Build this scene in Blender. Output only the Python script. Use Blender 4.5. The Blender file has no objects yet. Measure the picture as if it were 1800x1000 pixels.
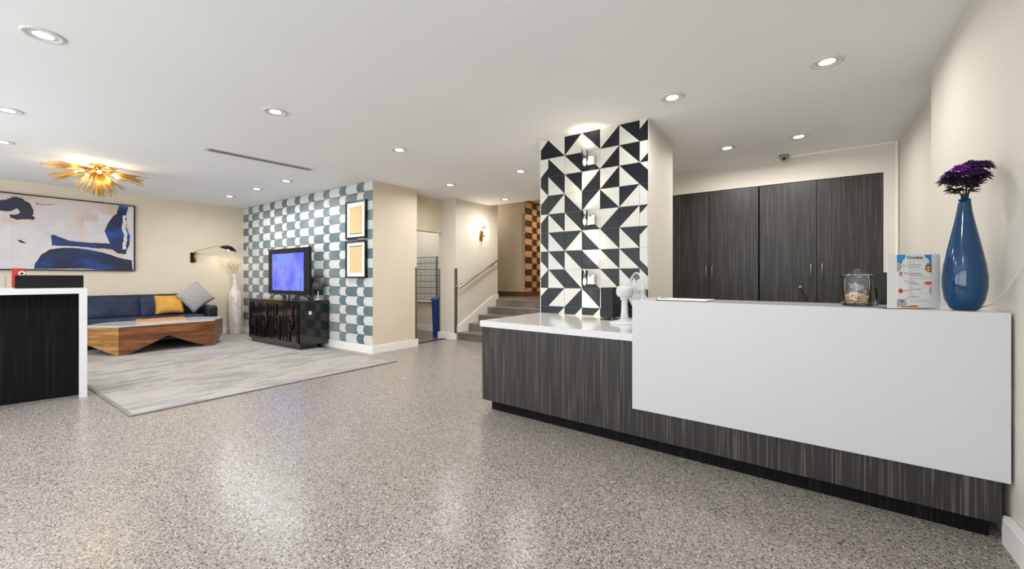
import bpy, bmesh, math, random
from mathutils import Vector, Matrix
random.seed(7)
PI = math.pi
S = bpy.context.scene
C = S.collection

# ---------------------------------------------------------------- camera, world, added fill light, exposure
cam_data = bpy.data.cameras.new('camera')
cam = bpy.data.objects.new('camera', cam_data)
C.objects.link(cam)
cam.location = (0, 0, 1.2)
cam.rotation_euler = (PI/2, 0, math.radians(35.23))
cam_data.sensor_width = 36
cam_data.lens = 14.5
cam_data.shift_y = -12/1800
cam_data.clip_start = 0.02
S.camera = cam
S.view_settings.view_transform = 'Standard'
S.view_settings.look = 'None'
S.view_settings.gamma = 1
S.view_settings.use_curve_mapping = False
S.view_settings.exposure = 0.48
S.cycles.max_bounces = 8
S.cycles.diffuse_bounces = 5
S.cycles.glossy_bounces = 4
S.cycles.transmission_bounces = 8
S.cycles.caustics_reflective = False
S.cycles.caustics_refractive = False
S.cycles.sample_clamp_indirect = 4
S.cycles.use_denoising = True

world = bpy.data.worlds.new('world')
S.world = world
world.use_nodes = True
wn = world.node_tree
sky = wn.nodes.new('ShaderNodeTexSky')
sky.sky_type = 'HOSEK_WILKIE'
sky.turbidity = 4
sky.sun_direction = (0.3, 0.6, 0.75)
wn.links.new(sky.outputs[0], wn.nodes['Background'].inputs[0])
wn.nodes['Background'].inputs[1].default_value = 0.6

def area(name, loc, rot, sx, sy, power, col=(1, 1, 1), spread=PI):
    l = bpy.data.lights.new(name, 'AREA')
    l.shape = 'RECTANGLE'; l.size = sx; l.size_y = sy
    l.energy = power; l.color = col; l.spread = spread
    o = bpy.data.objects.new(name, l); C.objects.link(o)
    o.location = loc; o.rotation_euler = rot
    return o
# added fill lamps, placed as daylight from the assumed windows behind the camera
area('window_fill_light', (-2.0, -3.0, 1.45), (PI/2+.30, 0, 0), 4.4, 2.2, 112, (0.91, 0.96, 1))
area('window_fill_light', (-7.0, -3.0, 1.45), (PI/2+.30, 0, 0), 4.4, 2.2, 112, (0.90, 0.955, 1))
DOWN = 12          # watts of one ceiling downlight
WARM = (1.0, 0.965, 0.91)

# ---------------------------------------------------------------- material helpers
def srgb(r, g, b):
    f = lambda c: (c/255/12.92) if c/255 <= 0.04045 else ((c/255+0.055)/1.055)**2.4
    return (f(r), f(g), f(b), 1)

def mat(name, col, rough=0.5, metal=0.0, spec=0.5, coat=0.0, emit=None, estr=0, trans=0, noise=None, bump=None, ior=1.5):
    m = bpy.data.materials.new(name); m.use_nodes = True
    nt = m.node_tree; b = nt.nodes['Principled BSDF']
    b.inputs['Base Color'].default_value = col
    b.inputs['Roughness'].default_value = rough
    b.inputs['Metallic'].default_value = metal
    b.inputs['Specular IOR Level'].default_value = spec
    b.inputs['Coat Weight'].default_value = coat
    b.inputs['Coat Roughness'].default_value = 0.05
    b.inputs['Transmission Weight'].default_value = trans
    b.inputs['IOR'].default_value = ior
    if emit:
        b.inputs['Emission Color'].default_value = emit
        b.inputs['Emission Strength'].default_value = estr
    tc = None
    if noise or bump:
        tc = nt.nodes.new('ShaderNodeNewGeometry')
    if noise:                                  # (scale, other colour, amount)
        n = nt.nodes.new('ShaderNodeTexNoise'); n.inputs['Scale'].default_value = noise[0]
        n.inputs['Detail'].default_value = 4
        nt.links.new(tc.outputs['Position'], n.inputs['Vector'])
        mx = nt.nodes.new('ShaderNodeMix'); mx.data_type = 'RGBA'
        mx.inputs['A'].default_value = col; mx.inputs['B'].default_value = noise[1]
        r = nt.nodes.new('ShaderNodeMapRange'); r.inputs['From Min'].default_value = 0.35; r.inputs['From Max'].default_value = 0.65
        r.inputs['To Max'].default_value = noise[2]
        nt.links.new(n.outputs['Fac'], r.inputs['Value']); nt.links.new(r.outputs[0], mx.inputs['Factor'])
        nt.links.new(mx.outputs['Result'], b.inputs['Base Color'])
    if bump:
        n = nt.nodes.new('ShaderNodeTexNoise'); n.inputs['Scale'].default_value = bump[0]; n.inputs['Detail'].default_value = 5
        nt.links.new(tc.outputs['Position'], n.inputs['Vector'])
        bp = nt.nodes.new('ShaderNodeBump'); bp.inputs['Strength'].default_value = bump[1]; bp.inputs['Distance'].default_value = 0.01
        nt.links.new(n.outputs['Fac'], bp.inputs['Height']); nt.links.new(bp.outputs[0], b.inputs['Normal'])
    return m

class N:                                        # tiny node-math wrapper
    def __init__(s, m):
        s.nt = m.node_tree
    def v(s, x, inp):
        if isinstance(x, (int, float)): inp.default_value = x
        else: s.nt.links.new(x, inp)
    def m(s, op, a, b=None, c=None):
        n = s.nt.nodes.new('ShaderNodeMath'); n.operation = op
        s.v(a, n.inputs[0])
        if b is not None: s.v(b, n.inputs[1])
        if c is not None: s.v(c, n.inputs[2])
        return n.outputs[0]
    def mix(s, f, a, b):
        n = s.nt.nodes.new('ShaderNodeMix'); n.data_type = 'RGBA'
        s.v(f, n.inputs['Factor'])
        for x, k in ((a, 'A'), (b, 'B')):
            if isinstance(x, tuple): n.inputs[k].default_value = x
            else: s.nt.links.new(x, n.inputs[k])
        return n.outputs['Result']
    def pos(s, which='Position'):
        g = s.nt.nodes.new('ShaderNodeNewGeometry')
        x = s.nt.nodes.new('ShaderNodeSeparateXYZ'); s.nt.links.new(g.outputs['Position'], x.inputs[0])
        return g.outputs['Position'], x.outputs
    def noise(s, vec, scale, detail=3, rough=0.5, mapscale=None, dist=0, rot=None):
        if mapscale or rot:
            mp = s.nt.nodes.new('ShaderNodeMapping')
            mp.inputs['Scale'].default_value = mapscale or (1, 1, 1)
            if rot: mp.inputs['Rotation'].default_value = rot
            s.nt.links.new(vec, mp.inputs[0]); vec = mp.outputs[0]
        n = s.nt.nodes.new('ShaderNodeTexNoise'); n.inputs['Scale'].default_value = scale
        n.inputs['Detail'].default_value = detail; n.inputs['Roughness'].default_value = rough
        n.inputs['Distortion'].default_value = dist
        s.nt.links.new(vec, n.inputs['Vector'])
        return n.outputs['Fac']
    def ramp(s, f, stops, interp='LINEAR'):
        n = s.nt.nodes.new('ShaderNodeValToRGB'); n.color_ramp.interpolation = interp
        cr = n.color_ramp
        while len(cr.elements) < len(stops): cr.elements.new(0.5)
        for e, (p, c) in zip(cr.elements, stops): e.position = p; e.color = c
        s.nt.links.new(f, n.inputs[0])
        return n.outputs[0]
    def out(s, col, rough=None, bump=None, bstr=0.2, bdist=0.01):
        b = s.nt.nodes['Principled BSDF']
        s.nt.links.new(col, b.inputs['Base Color'])
        if rough is not None: s.v(rough, b.inputs['Roughness'])
        if bump is not None:
            n = s.nt.nodes.new('ShaderNodeBump'); n.inputs['Strength'].default_value = bstr; n.inputs['Distance'].default_value = bdist
            s.nt.links.new(bump, n.inputs['Height']); s.nt.links.new(n.outputs[0], b.inputs['Normal'])

M = {}
wallc = srgb(217, 212, 202)
M['wall'] = mat('beige_wall_paint', wallc, 0.62, spec=0.3, noise=(3, srgb(214, 208, 197), 0.6), bump=(160, 0.05))
M['wall_tan'] = mat('tan_wall_paint', srgb(218, 207, 186), 0.62, spec=0.3, noise=(3, srgb(214, 202, 181), 0.6), bump=(160, 0.05))
M['ceil'] = mat('white_ceiling_paint', srgb(242, 243, 244), 0.8, spec=0.2, noise=(1.2, srgb(239, 240, 241), 0.6), bump=(220, 0.08))
M['trim'] = mat('white_gloss_trim', srgb(240, 238, 232), 0.35, noise=(8, srgb(234, 231, 224), 0.5))
M['dim'] = mat('taupe_wall_paint', srgb(186, 172, 148), 0.7, noise=(3, srgb(178, 164, 142), 0.6))
M['brown_base'] = mat('brown_skirting', srgb(96, 78, 62), 0.45, noise=(30, srgb(84, 68, 54), 0.6))
M['quartz'] = mat('white_quartz', srgb(219, 219, 219), 0.14, spec=0.5, noise=(40, srgb(214, 214, 214), 0.5))
M['panel'] = mat('white_panel', srgb(199, 200, 201), 0.4, noise=(4, srgb(197, 198, 199), 0.5))
M['black'] = mat('black_plastic', srgb(12, 12, 13), 0.38, spec=.3, noise=(60, srgb(16, 16, 17), 0.5))
M['black_matte'] = mat('black_matte', srgb(10, 10, 9), 0.65, spec=.25, noise=(60, srgb(7, 7, 7), 0.5))
M['gloss'] = mat('black_lacquer', srgb(9, 9, 9), 0.18, coat=0.5, noise=(20, srgb(14, 13, 13), 0.5))
M['steel'] = mat('brushed_steel', srgb(178, 174, 166), 0.32, metal=1, noise=(50, srgb(160, 156, 150), 0.6))
M['chrome'] = mat('polished_chrome', srgb(225, 225, 225), 0.08, metal=1, noise=(20, srgb(215, 215, 215), 0.4))
M['brass'] = mat('brushed_brass', srgb(196, 152, 84), 0.28, metal=1, noise=(40, srgb(180, 138, 74), 0.5))
M['gold'] = mat('gold_leaf', srgb(214, 156, 58), 0.4, metal=0.85, noise=(40, srgb(232, 182, 96), 0.5))
M['white_plastic'] = mat('white_plastic', srgb(214, 214, 214), 0.35, spec=.35, noise=(30, srgb(208, 208, 208), 0.5))
M['grey_plastic'] = mat('grey_plastic', srgb(150, 150, 148), 0.4, noise=(30, srgb(140, 140, 138), 0.5))
M['glass'] = mat('clear_glass', (0.97, 0.985, 0.98, 1), 0.02, trans=1, ior=1.3, noise=(20, (0.95, 0.97, 0.965, 1), 0.3))
def thin_glass():
    m = bpy.data.materials.new('clear_glass'); m.use_nodes = True; nt = m.node_tree
    b = nt.nodes['Principled BSDF']; nt.nodes.remove(b)
    o = nt.nodes['Material Output']; t = nt.nodes.new('ShaderNodeBsdfTransparent'); g = nt.nodes.new('ShaderNodeBsdfGlossy')
    t.inputs[0].default_value = (.985, .992, .99, 1); g.inputs['Roughness'].default_value = .03
    lw = nt.nodes.new('ShaderNodeLayerWeight'); lw.inputs[0].default_value = .22
    nz = nt.nodes.new('ShaderNodeTexNoise'); nz.inputs['Scale'].default_value = 12
    mm = nt.nodes.new('ShaderNodeMath'); mm.operation = 'MULTIPLY_ADD'; mm.inputs[1].default_value = .02; mm.inputs[2].default_value = .03
    ad = nt.nodes.new('ShaderNodeMath'); ad.operation = 'ADD'; ad.use_clamp = True
    nt.links.new(nz.outputs['Fac'], mm.inputs[0]); nt.links.new(lw.outputs['Fresnel'], ad.inputs[0]); nt.links.new(mm.outputs[0], ad.inputs[1])
    mx = nt.nodes.new('ShaderNodeMixShader'); nt.links.new(ad.outputs[0], mx.inputs[0]); nt.links.new(t.outputs[0], mx.inputs[1]); nt.links.new(g.outputs[0], mx.inputs[2])
    nt.links.new(mx.outputs[0], o.inputs[0]); return m
M['glass'] = thin_glass()
M['frost'] = mat('lit_crystal', srgb(250, 244, 230), 0.15, trans=0.6, emit=(1, 0.92, 0.78, 1), estr=0.25, noise=(20, srgb(245, 236, 220), 0.3))
M['lens'] = mat('lit_lens', (1, 1, 1, 1), 0.4, emit=(1, 0.975, 0.93, 1), estr=9, noise=(20, (0.98, 0.98, 0.98, 1), 0.3))
M['bulb'] = mat('lit_bulb', (1, 1, 1, 1), 0.4, emit=(1, 0.84, 0.6, 1), estr=22, noise=(20, (0.98, 0.98, 0.98, 1), 0.3))
M['ledge'] = mat('grey_white_rim', srgb(214, 213, 210), 0.4, noise=(30, srgb(205, 204, 200), 0.4))
M['paper'] = mat('white_paper', srgb(226, 226, 226), 0.7, noise=(30, srgb(236, 236, 234), 0.3))
M['mat_board'] = mat('white_mat_board', srgb(236, 236, 234), 0.6, noise=(30, srgb(230, 230, 228), 0.3))
M['beige_print'] = mat('sand_print', srgb(226, 190, 132), 0.6, noise=(6, srgb(216, 186, 146), 0.8))
M['velvet'] = mat('navy_velvet', srgb(44, 56, 84), 0.75, noise=(5, srgb(28, 34, 52), 0.9), bump=(40, 0.2))
M['velvet_dark'] = mat('charcoal_leather', srgb(27, 27, 30), 0.45, noise=(12, srgb(20, 20, 23), 0.6), bump=(60, 0.15))
M['mustard'] = mat('mustard_velvet', srgb(216, 160, 66), 0.8, noise=(9, srgb(196, 138, 48), 0.7), bump=(60, 0.3))
M['blue_vase'] = mat('blue_glazed_ceramic', srgb(0, 58, 98), 0.1, spec=.4, coat=.3, noise=(3, srgb(16, 64, 104), 0.6))
M['bin'] = mat('blue_bin_plastic', srgb(24, 66, 150), 0.4, noise=(20, srgb(20, 56, 132), 0.5))
M['mailbox'] = mat('aluminium_mailbox', srgb(200, 204, 206), 0.4, metal=0.15, noise=(20, srgb(188, 192, 194), 0.6))
M['mail_gap'] = mat('dark_aluminium', srgb(92, 95, 96), 0.5, metal=0.5, noise=(20, srgb(80, 82, 84), 0.6))
M['white_vase'] = mat('whitewashed_wood', srgb(226, 218, 208), 0.6, noise=(14, srgb(196, 184, 172), 0.7), bump=(40, 0.3))
M['pampas'] = mat('pink_beige_plume', srgb(214, 186, 164), 0.9, noise=(30, srgb(196, 164, 140), 0.7))
M['petal'] = mat('purple_petal', srgb(142, 34, 172), 0.5, noise=(40, srgb(86, 20, 116), 0.8))
M['petal_dark'] = mat('dark_plum_petal', srgb(40, 22, 46), 0.6, noise=(40, srgb(86, 34, 104), 0.8))
M['petal_pink'] = mat('magenta_petal', srgb(170, 34, 110), 0.55, noise=(40, srgb(130, 26, 90), 0.8))
M['leafdark'] = mat('blackish_leaf', srgb(34, 38, 30), 0.6, noise=(40, srgb(48, 52, 40), 0.8))
M['biscuit'] = mat('dog_biscuit', srgb(206, 178, 132), 0.8, noise=(50, srgb(186, 154, 106), 0.8), bump=(200, 0.3))
M['tray'] = mat('pale_wood_tray', srgb(206, 162, 112), 0.5, noise=(15, srgb(188, 142, 92), 0.8))
M['marble'] = mat('pale_marble', srgb(214, 216, 216), 0.15, noise=(4, srgb(190, 194, 196), 0.9))
M['red'] = mat('red_card', srgb(206, 32, 36), 0.5, noise=(120, srgb(150, 20, 26), 0.9))
M['tile_black'] = mat('black_glazed_tile', srgb(17, 20, 26), 0.3, spec=.3, noise=(6, srgb(24, 27, 32), 0.6), bump=(60, 0.05))
M['tile_white'] = mat('cream_glazed_tile', srgb(212, 210, 202), 0.3, spec=.35, noise=(6, srgb(206, 203, 193), 0.6), bump=(60, 0.05))
M['grout'] = mat('pale_grout', srgb(196, 194, 188), 0.8, noise=(40, srgb(186, 184, 178), 0.5))
M['void'] = mat('dark_recess', srgb(16, 15, 14), 0.8, noise=(20, srgb(20, 19, 18), 0.5))

def laminate(name, base, mid, streak, rough, amount=0.55):
    m = mat(name, base, rough); n = N(m)
    p, x = n.pos()
    a = n.noise(p, 1, 2, 0.6, (34, 34, 0.7))
    b = n.noise(p, 1, 1, 0.5, (95, 95, 1.1))
    c = n.noise(p, 1, 0, 0.5, (150, 150, 2.2))
    col = n.mix(n.m('MULTIPLY', a, 1.0), base, mid)
    s1 = n.ramp(b, [(0.60, (0, 0, 0, 1)), (0.70, (1, 1, 1, 1))])
    s2 = n.ramp(c, [(0.64, (0, 0, 0, 1)), (0.76, (1, 1, 1, 1))])
    f = n.m('MULTIPLY', n.m('MAXIMUM', s1, s2), amount)
    n.out(n.mix(f, col, streak), n.m('ADD', n.m('MULTIPLY', a, 0.15), rough))
    return m
M['lam'] = laminate('charcoal_striped_laminate', srgb(25, 22, 20), srgb(45, 40, 37), srgb(114, 106, 98), 0.45, 0.5)
M['lam_cab'] = laminate('dark_cabinet_laminate', srgb(24, 22, 22), srgb(44, 41, 40), srgb(98, 93, 90), 0.36, 0.4)
M['lam_dark'] = laminate('near_black_laminate', srgb(4, 4, 4), srgb(9, 9, 8), srgb(60, 58, 54), 0.6, 0.25)

M['lam_dark'].node_tree.nodes['Principled BSDF'].inputs['Specular IOR Level'].default_value = .15

def terrazzo():
    m = mat('terrazzo', srgb(150, 140, 132), 0.2, spec=0.27); n = N(m)
    p, x = n.pos()
    def vor(scale, feat='F1'):
        v = n.nt.nodes.new('ShaderNodeTexVoronoi'); v.feature = feat; v.inputs['Scale'].default_value = scale
        n.nt.links.new(p, v.inputs['Vector']); return v
    v = vor(165); sep = n.nt.nodes.new('ShaderNodeSeparateColor'); n.nt.links.new(v.outputs['Color'], sep.inputs[0])
    col = n.ramp(sep.outputs[0], [(0.0, srgb(44, 40, 38)), (0.13, srgb(88, 82, 78)), (0.26, srgb(128, 121, 115)), (0.48, srgb(152, 145, 138)), (0.75, srgb(174, 168, 160)), (0.92, srgb(196, 191, 185))], 'CONSTANT')
    v2 = vor(300); sep2 = n.nt.nodes.new('ShaderNodeSeparateColor'); n.nt.links.new(v2.outputs['Color'], sep2.inputs[0])
    fine = n.ramp(sep2.outputs[1], [(0.0, srgb(70, 66, 62)), (0.22, srgb(143, 136, 129)), (0.7, srgb(170, 164, 156))], 'CONSTANT')
    col = n.mix(n.m('GREATER_THAN', sep.outputs[2], 0.5), col, fine)
    big = n.noise(p, 0.9, 3)
    col = n.mix(n.m('MULTIPLY', big, 0.22), col, srgb(142, 133, 124))
    n.out(col, n.m('ADD', n.m('MULTIPLY', n.noise(p, 3, 3), 0.10), 0.21))
    return m
M['terrazzo'] = terrazzo()

def rugmat():
    m = mat('distressed_grey_rug', srgb(170, 166, 160), 0.95, spec=0.1); n = N(m)
    p, x = n.pos()
    a = n.noise(p, 1.7, 6, 0.7, (2.2, 0.8, 1), 1.2)
    b = n.noise(p, 4.5, 6, 0.75, (4.5, 1.3, 1), 0.8)
    c = n.noise(p, 0.8, 2)
    col = n.ramp(a, [(0.30, srgb(128, 125, 122)), (0.44, srgb(148, 145, 141)), (0.56, srgb(168, 165, 160)), (0.7, srgb(156, 149, 139))])
    col = n.mix(n.ramp(b, [(0.56, (0, 0, 0, 1)), (0.72, (1, 1, 1, 1))]), col, srgb(128, 124, 122))
    col = n.mix(n.ramp(c, [(0.5, (0, 0, 0, 1)), (0.75, (0.5, 0.5, 0.5, 1))]), col, srgb(168, 154, 134))
    n.out(col, bump=n.noise(p, 300, 2), bstr=0.3, bdist=0.004)
    return m
M['rug'] = rugmat()
M['rug_edge'] = mat('grey_rug_binding', srgb(128, 124, 120), 0.9, noise=(60, srgb(112, 108, 104), 0.6))

def stonetile(name, a, b, rough):
    m = mat(name, a, rough); n = N(m); p, x = n.pos()
    f = n.noise(p, 3, 5, 0.6, (0.6, 3, 1))
    n.out(n.ramp(f, [(0.35, a), (0.65, b)]), bump=f, bstr=0.1)
    return m
M['step'] = stonetile('grey_brown_stone', srgb(92, 86, 79), srgb(122, 114, 105), 0.4)
M['tread'] = stonetile('grey_stone_tread', srgb(116, 108, 99), srgb(142, 133, 122), 0.3)
M['landing'] = stonetile('brown_landing_tile', srgb(122, 96, 74), srgb(140, 112, 88), 0.3)
M['mail_floor'] = stonetile('grey_wood_look_tile', srgb(86, 84, 80), srgb(118, 114, 108), 0.25)

def walnut(name, a, b, c, rough=0.35, sc=(1, 0.6, 9), rot=None):
    m = mat(name, a, rough, coat=0.2); n = N(m); p, x = n.pos()
    f = n.noise(p, 2.2, 5, 0.6, sc, 0.8)
    g = n.noise(p, 9, 4, 0.6, sc, 0.5)
    col = n.ramp(f, [(0.3, a), (0.5, b), (0.68, c)])
    n.out(n.mix(n.m('MULTIPLY', n.ramp(g, [(0.5, (0, 0, 0, 1)), (0.62, (1, 1, 1, 1))]), 0.5), col, a))
    return m
M['walnut'] = walnut('walnut_veneer', srgb(66, 36, 18), srgb(120, 70, 36), srgb(160, 104, 58))
M['walnut_pale'] = walnut('pale_walnut_veneer', srgb(116, 74, 32), srgb(168, 118, 58), srgb(200, 154, 88))

def wallpaper(name, cola, cola2, colb, line, axis, s0, z0, per=0.493, row=0.1532, split=0.635, rings=True):
    m = mat(name, colb, 0.55, spec=0.3); n = N(m); p, x = n.pos()
    u = n.m('DIVIDE', n.m('SUBTRACT', x[axis], s0), per)
    v = n.m('DIVIDE', n.m('SUBTRACT', z0, x[2]), row)
    fv = n.m('FRACT', v); r = n.m('FLOOR', v)
    par = n.m('MODULO', n.m('ADD', r, 20), 2)
    w = n.m('ABSOLUTE', n.m('SUBTRACT', n.m('MULTIPLY', fv, 2), 1))
    sh = n.m('MULTIPLY', n.m('SUBTRACT', 1, n.m('POWER', n.m('SUBTRACT', 1.0001, n.m('POWER', w, 2.0)), 0.5)), 0.16)
    up = n.m('SUBTRACT', u, sh)
    fu = n.m('FRACT', up)
    first = n.m('LESS_THAN', fu, split)
    white = n.m('ABSOLUTE', n.m('SUBTRACT', first, par))          # xor
    nz = n.noise(p, 1.3, 2)
    nz2 = n.noise(p, 3.0, 2, mapscale=(1, 1, 2))
    blue = n.mix(n.ramp(nz, [(0.38, (0, 0, 0, 1)), (0.62, (1, 1, 1, 1))]), cola, cola2)
    wcol = colb
    if rings:
        k1 = n.m('FRACT', n.m('MULTIPLY', fu, 11.0))
        um = n.m('FRACT', n.m('ADD', u, sh))
        k2 = n.m('FRACT', n.m('MULTIPLY', um, 11.0))
        l1 = n.m('LESS_THAN', k1, 0.11); l2 = n.m('LESS_THAN', k2, 0.11)
        lf = n.m('MULTIPLY', n.m('MAXIMUM', l1, l2), 0.6)
        wcol = n.mix(lf, colb, line)
    col = n.mix(white, blue, wcol)
    edge = n.m('LESS_THAN', n.m('MINIMUM', n.m('ABSOLUTE', n.m('SUBTRACT', fu, split)), n.m('MINIMUM', fu, n.m('SUBTRACT', 1, fu))), 0.012)
    border = n.m('GREATER_THAN', w, 0.93)
    col = n.mix(n.m('MULTIPLY', n.m('MAXIMUM', edge, border), 0.7), col, line)
    n.out(col)
    return m
M['wp_blue'] = wallpaper('blue_disc_wallpaper', srgb(88, 109, 118), srgb(122, 135, 138), srgb(214, 213, 208), srgb(84, 88, 90), 0, -6.294+.02, 2.733)
M['wp_orange'] = wallpaper('orange_disc_wallpaper', srgb(58, 46, 34), srgb(68, 54, 40), srgb(206, 154, 104), srgb(50, 38, 26), 1, 8.5, 3.09, per=0.56, row=0.153, split=0.6, rings=False)

def weave():
    m = mat('grey_zigzag_fabric', srgb(176, 170, 168), 0.9); n = N(m); p, x = n.pos()
    w1 = n.m('SINE', n.m('ADD', n.m('MULTIPLY', x[2], 150), n.m('MULTIPLY', n.m('PINGPONG', x[1], 0.03), 160)))
    n.out(n.mix(n.m('GREATER_THAN', w1, 0.1), srgb(188, 182, 180), srgb(122, 116, 118)))
    return m
M['weave'] = weave()

def screenmat():
    m = mat('lit_blue_screen', (0.02, 0.02, 0.05, 1), 0.2); n = N(m); p, x = n.pos()
    f = n.noise(p, 2.2, 3, 0.5, (2.2, 1, 1))
    col = n.ramp(f, [(0.3, srgb(60, 64, 190)), (0.45, srgb(84, 96, 240)), (0.58, srgb(112, 124, 255)), (0.7, srgb(44, 100, 245))])
    b = m.node_tree.nodes['Principled BSDF']
    n.nt.links.new(col, b.inputs['Emission Color']); b.inputs['Emission Strength'].default_value = 1.0
    return m
M['screen'] = screenmat()

def canvas():
    m = mat('pale_painted_canvas', srgb(206, 192, 184), 0.7); n = N(m); p, x = n.pos()
    f = n.noise(p, 2.0, 4); g = n.noise(p, 14, 5, 0.7)
    col = n.ramp(f, [(0.35, srgb(196, 178, 170)), (0.5, srgb(210, 196, 190)), (0.65, srgb(204, 202, 206))])
    n.out(n.mix(n.m('MULTIPLY', n.ramp(g, [(0.6, (0, 0, 0, 1)), (0.75, (1, 1, 1, 1))]), 0.25), col, srgb(150, 140, 140)))
    return m
M['canvas'] = canvas()
def bluepaint():
    m = mat('blue_black_paint', srgb(26, 36, 66), 0.5); n = N(m); p, x = n.pos()
    f = n.noise(p, 2.4, 4, mapscale=(1, 0.7, 1.3))
    n.out(n.ramp(f, [(0.42, srgb(24, 32, 58)), (0.52, srgb(26, 46, 88)), (0.64, srgb(18, 74, 150))]))
    return m
M['bluepaint'] = bluepaint()
M['pale_paint'] = mat('pale_grey_paint', srgb(212, 210, 210), 0.6, noise=(5, srgb(200, 196, 196), 0.8))

# ---------------------------------------------------------------- mesh helpers
class G:
    """collects shapes; every face remembers the material slot in use"""
    def __init__(s): s.bm = bmesh.new(); s.slot = 0; s.sm = False
    def _f(s, vs):
        try:
            f = s.bm.faces.new(vs); f.material_index = s.slot; f.smooth = s.sm; return f
        except ValueError: return None
    def box(s, x0, y0, z0, x1, y1, z1, bev=0, rz=0, piv=None):
        b = bmesh.new()
        bmesh.ops.create_cube(b, size=1)
        x0, x1 = sorted((x0, x1)); y0, y1 = sorted((y0, y1)); z0, z1 = sorted((z0, z1))
        for v in b.verts:
            v.co = Vector((x0+(v.co.x+.5)*(x1-x0), y0+(v.co.y+.5)*(y1-y0), z0+(v.co.z+.5)*(z1-z0)))
        if bev: bmesh.ops.bevel(b, geom=b.edges[:], offset=bev, segments=2, profile=0.5, affect='EDGES')
        if rz:
            c = Vector(piv or ((x0+x1)/2, (y0+y1)/2, 0))
            bmesh.ops.rotate(b, verts=b.verts, cent=c, matrix=Matrix.Rotation(rz, 3, 'Z'))
        s.merge(b); return s
    def merge(s, b, smooth=None):
        mp = {}
        for v in b.verts: mp[v] = s.bm.verts.new(v.co)
        for f in b.faces:
            g = s._f([mp[v] for v in f.verts])
            if g and smooth is not None: g.smooth = smooth
        b.free()
    def prism(s, pts, axis, a, b):
        """pts in the two other axes (x,y,z order), extruded from a to b along axis"""
        def mk(p, t):
            if axis == 'z': return (p[0], p[1], t)
            if axis == 'y': return (p[0], t, p[1])
            return (t, p[0], p[1])
        lo = [s.bm.verts.new(mk(p, a)) for p in pts]; hi = [s.bm.verts.new(mk(p, b)) for p in pts]
        n = len(pts)
        s._f(lo[::-1]); s._f(hi)
        for i in range(n): s._f([lo[i], lo[(i+1) % n], hi[(i+1) % n], hi[i]])
        return s
    def lathe(s, prof, c=(0, 0, 0), n=32, rfun=None):
        rings = []
        for r, z in prof:
            ring = []
            for i in range(n):
                t = 2*PI*i/n; rr = r*(rfun(t, z) if rfun else 1)
                ring.append(s.bm.verts.new((c[0]+rr*math.cos(t), c[1]+rr*math.sin(t), c[2]+z)))
            rings.append(ring)
        for a, b in zip(rings, rings[1:]):
            for i in range(n):
                f = s._f([a[i], a[(i+1) % n], b[(i+1) % n], b[i]])
                if f: f.smooth = True
        if prof[0][0] > 0: s._f(rings[0][::-1])
        if prof[-1][0] > 0: s._f(rings[-1])
        return s
    def tube(s, pts, r, n=8, caps=True):
        pts = [Vector(p) for p in pts]
        rs = r if isinstance(r, (list, tuple)) else [r]*len(pts)
        rings = []; up = None
        for i, p in enumerate(pts):
            d = (pts[min(i+1, len(pts)-1)]-pts[max(i-1, 0)]).normalized()
            if up is None: up = d.orthogonal().normalized()
            up = (up-d*up.dot(d)).normalized(); sd = d.cross(up)
            rings.append([s.bm.verts.new(p+(up*math.cos(2*PI*k/n)+sd*math.sin(2*PI*k/n))*rs[i]) for k in range(n)])
        for a, b in zip(rings, rings[1:]):
            for k in range(n):
                f = s._f([a[k], a[(k+1) % n], b[(k+1) % n], b[k]])
                if f: f.smooth = True
        if caps: s._f(rings[0][::-1]); s._f(rings[-1])
        return s
    def ball(s, c, r, sx=1, sy=1, sz=1, u=16, v=10, rot=None):
        b = bmesh.new(); bmesh.ops.create_uvsphere(b, u_segments=u, v_segments=v, radius=r)
        for q in b.verts:
            co = Vector((q.co.x*sx, q.co.y*sy, q.co.z*sz))
            if rot: co = rot @ co
            q.co = co+Vector(c)
        s.merge(b, True); return s

def obj(name, g, mats, parent=None, loc=None, label=None):
    me = bpy.data.meshes.new(name)
    bmesh.ops.recalc_face_normals(g.bm, faces=g.bm.faces[:])
    g.bm.to_mesh(me); g.bm.free()
    for k in (mats if isinstance(mats, (list, tuple)) else [mats]): me.materials.append(M[k] if isinstance(k, str) else k)
    o = bpy.data.objects.new(name, me); C.objects.link(o)
    if parent: o.parent = parent
    if loc: o.location = loc
    if label: o['label'] = label
    return o
def inst(src, parent, loc=None, rz=None, name=None):
    o = src.copy(); C.objects.link(o); o.parent = parent
    if loc is not None: o.location = loc
    if rz is not None: o.rotation_euler = (0, 0, rz)
    return o
def tag(o, label, cat, group=None, kind=None):
    o['label'] = label; o['category'] = cat
    if group: o['group'] = group
    if kind: o['kind'] = kind
    return o
def thing(name, label, cat, loc=(0, 0, 0), rz=0, group=None):
    o = bpy.data.objects.new(name, None); C.objects.link(o)
    o.location = loc; o.rotation_euler = (0, 0, rz); o.empty_display_size = 0.1
    return tag(o, label, cat, group)
def struct(name, g, mats, label, cat='wall'):
    o = obj(name, g, mats); return tag(o, label, cat, kind='structure')
def box(*a, **k): return G().box(*a, **k)
def copy_tree(root, loc, rz=None):
    r = root.copy(); C.objects.link(r); r.location = loc
    if rz is not None: r.rotation_euler = (0, 0, rz)
    for ch in list(root.children):
        c = ch.copy(); C.objects.link(c); c.parent = r
        for gch in ch.children:
            d = gch.copy(); C.objects.link(d); d.parent = c
    return r

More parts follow.
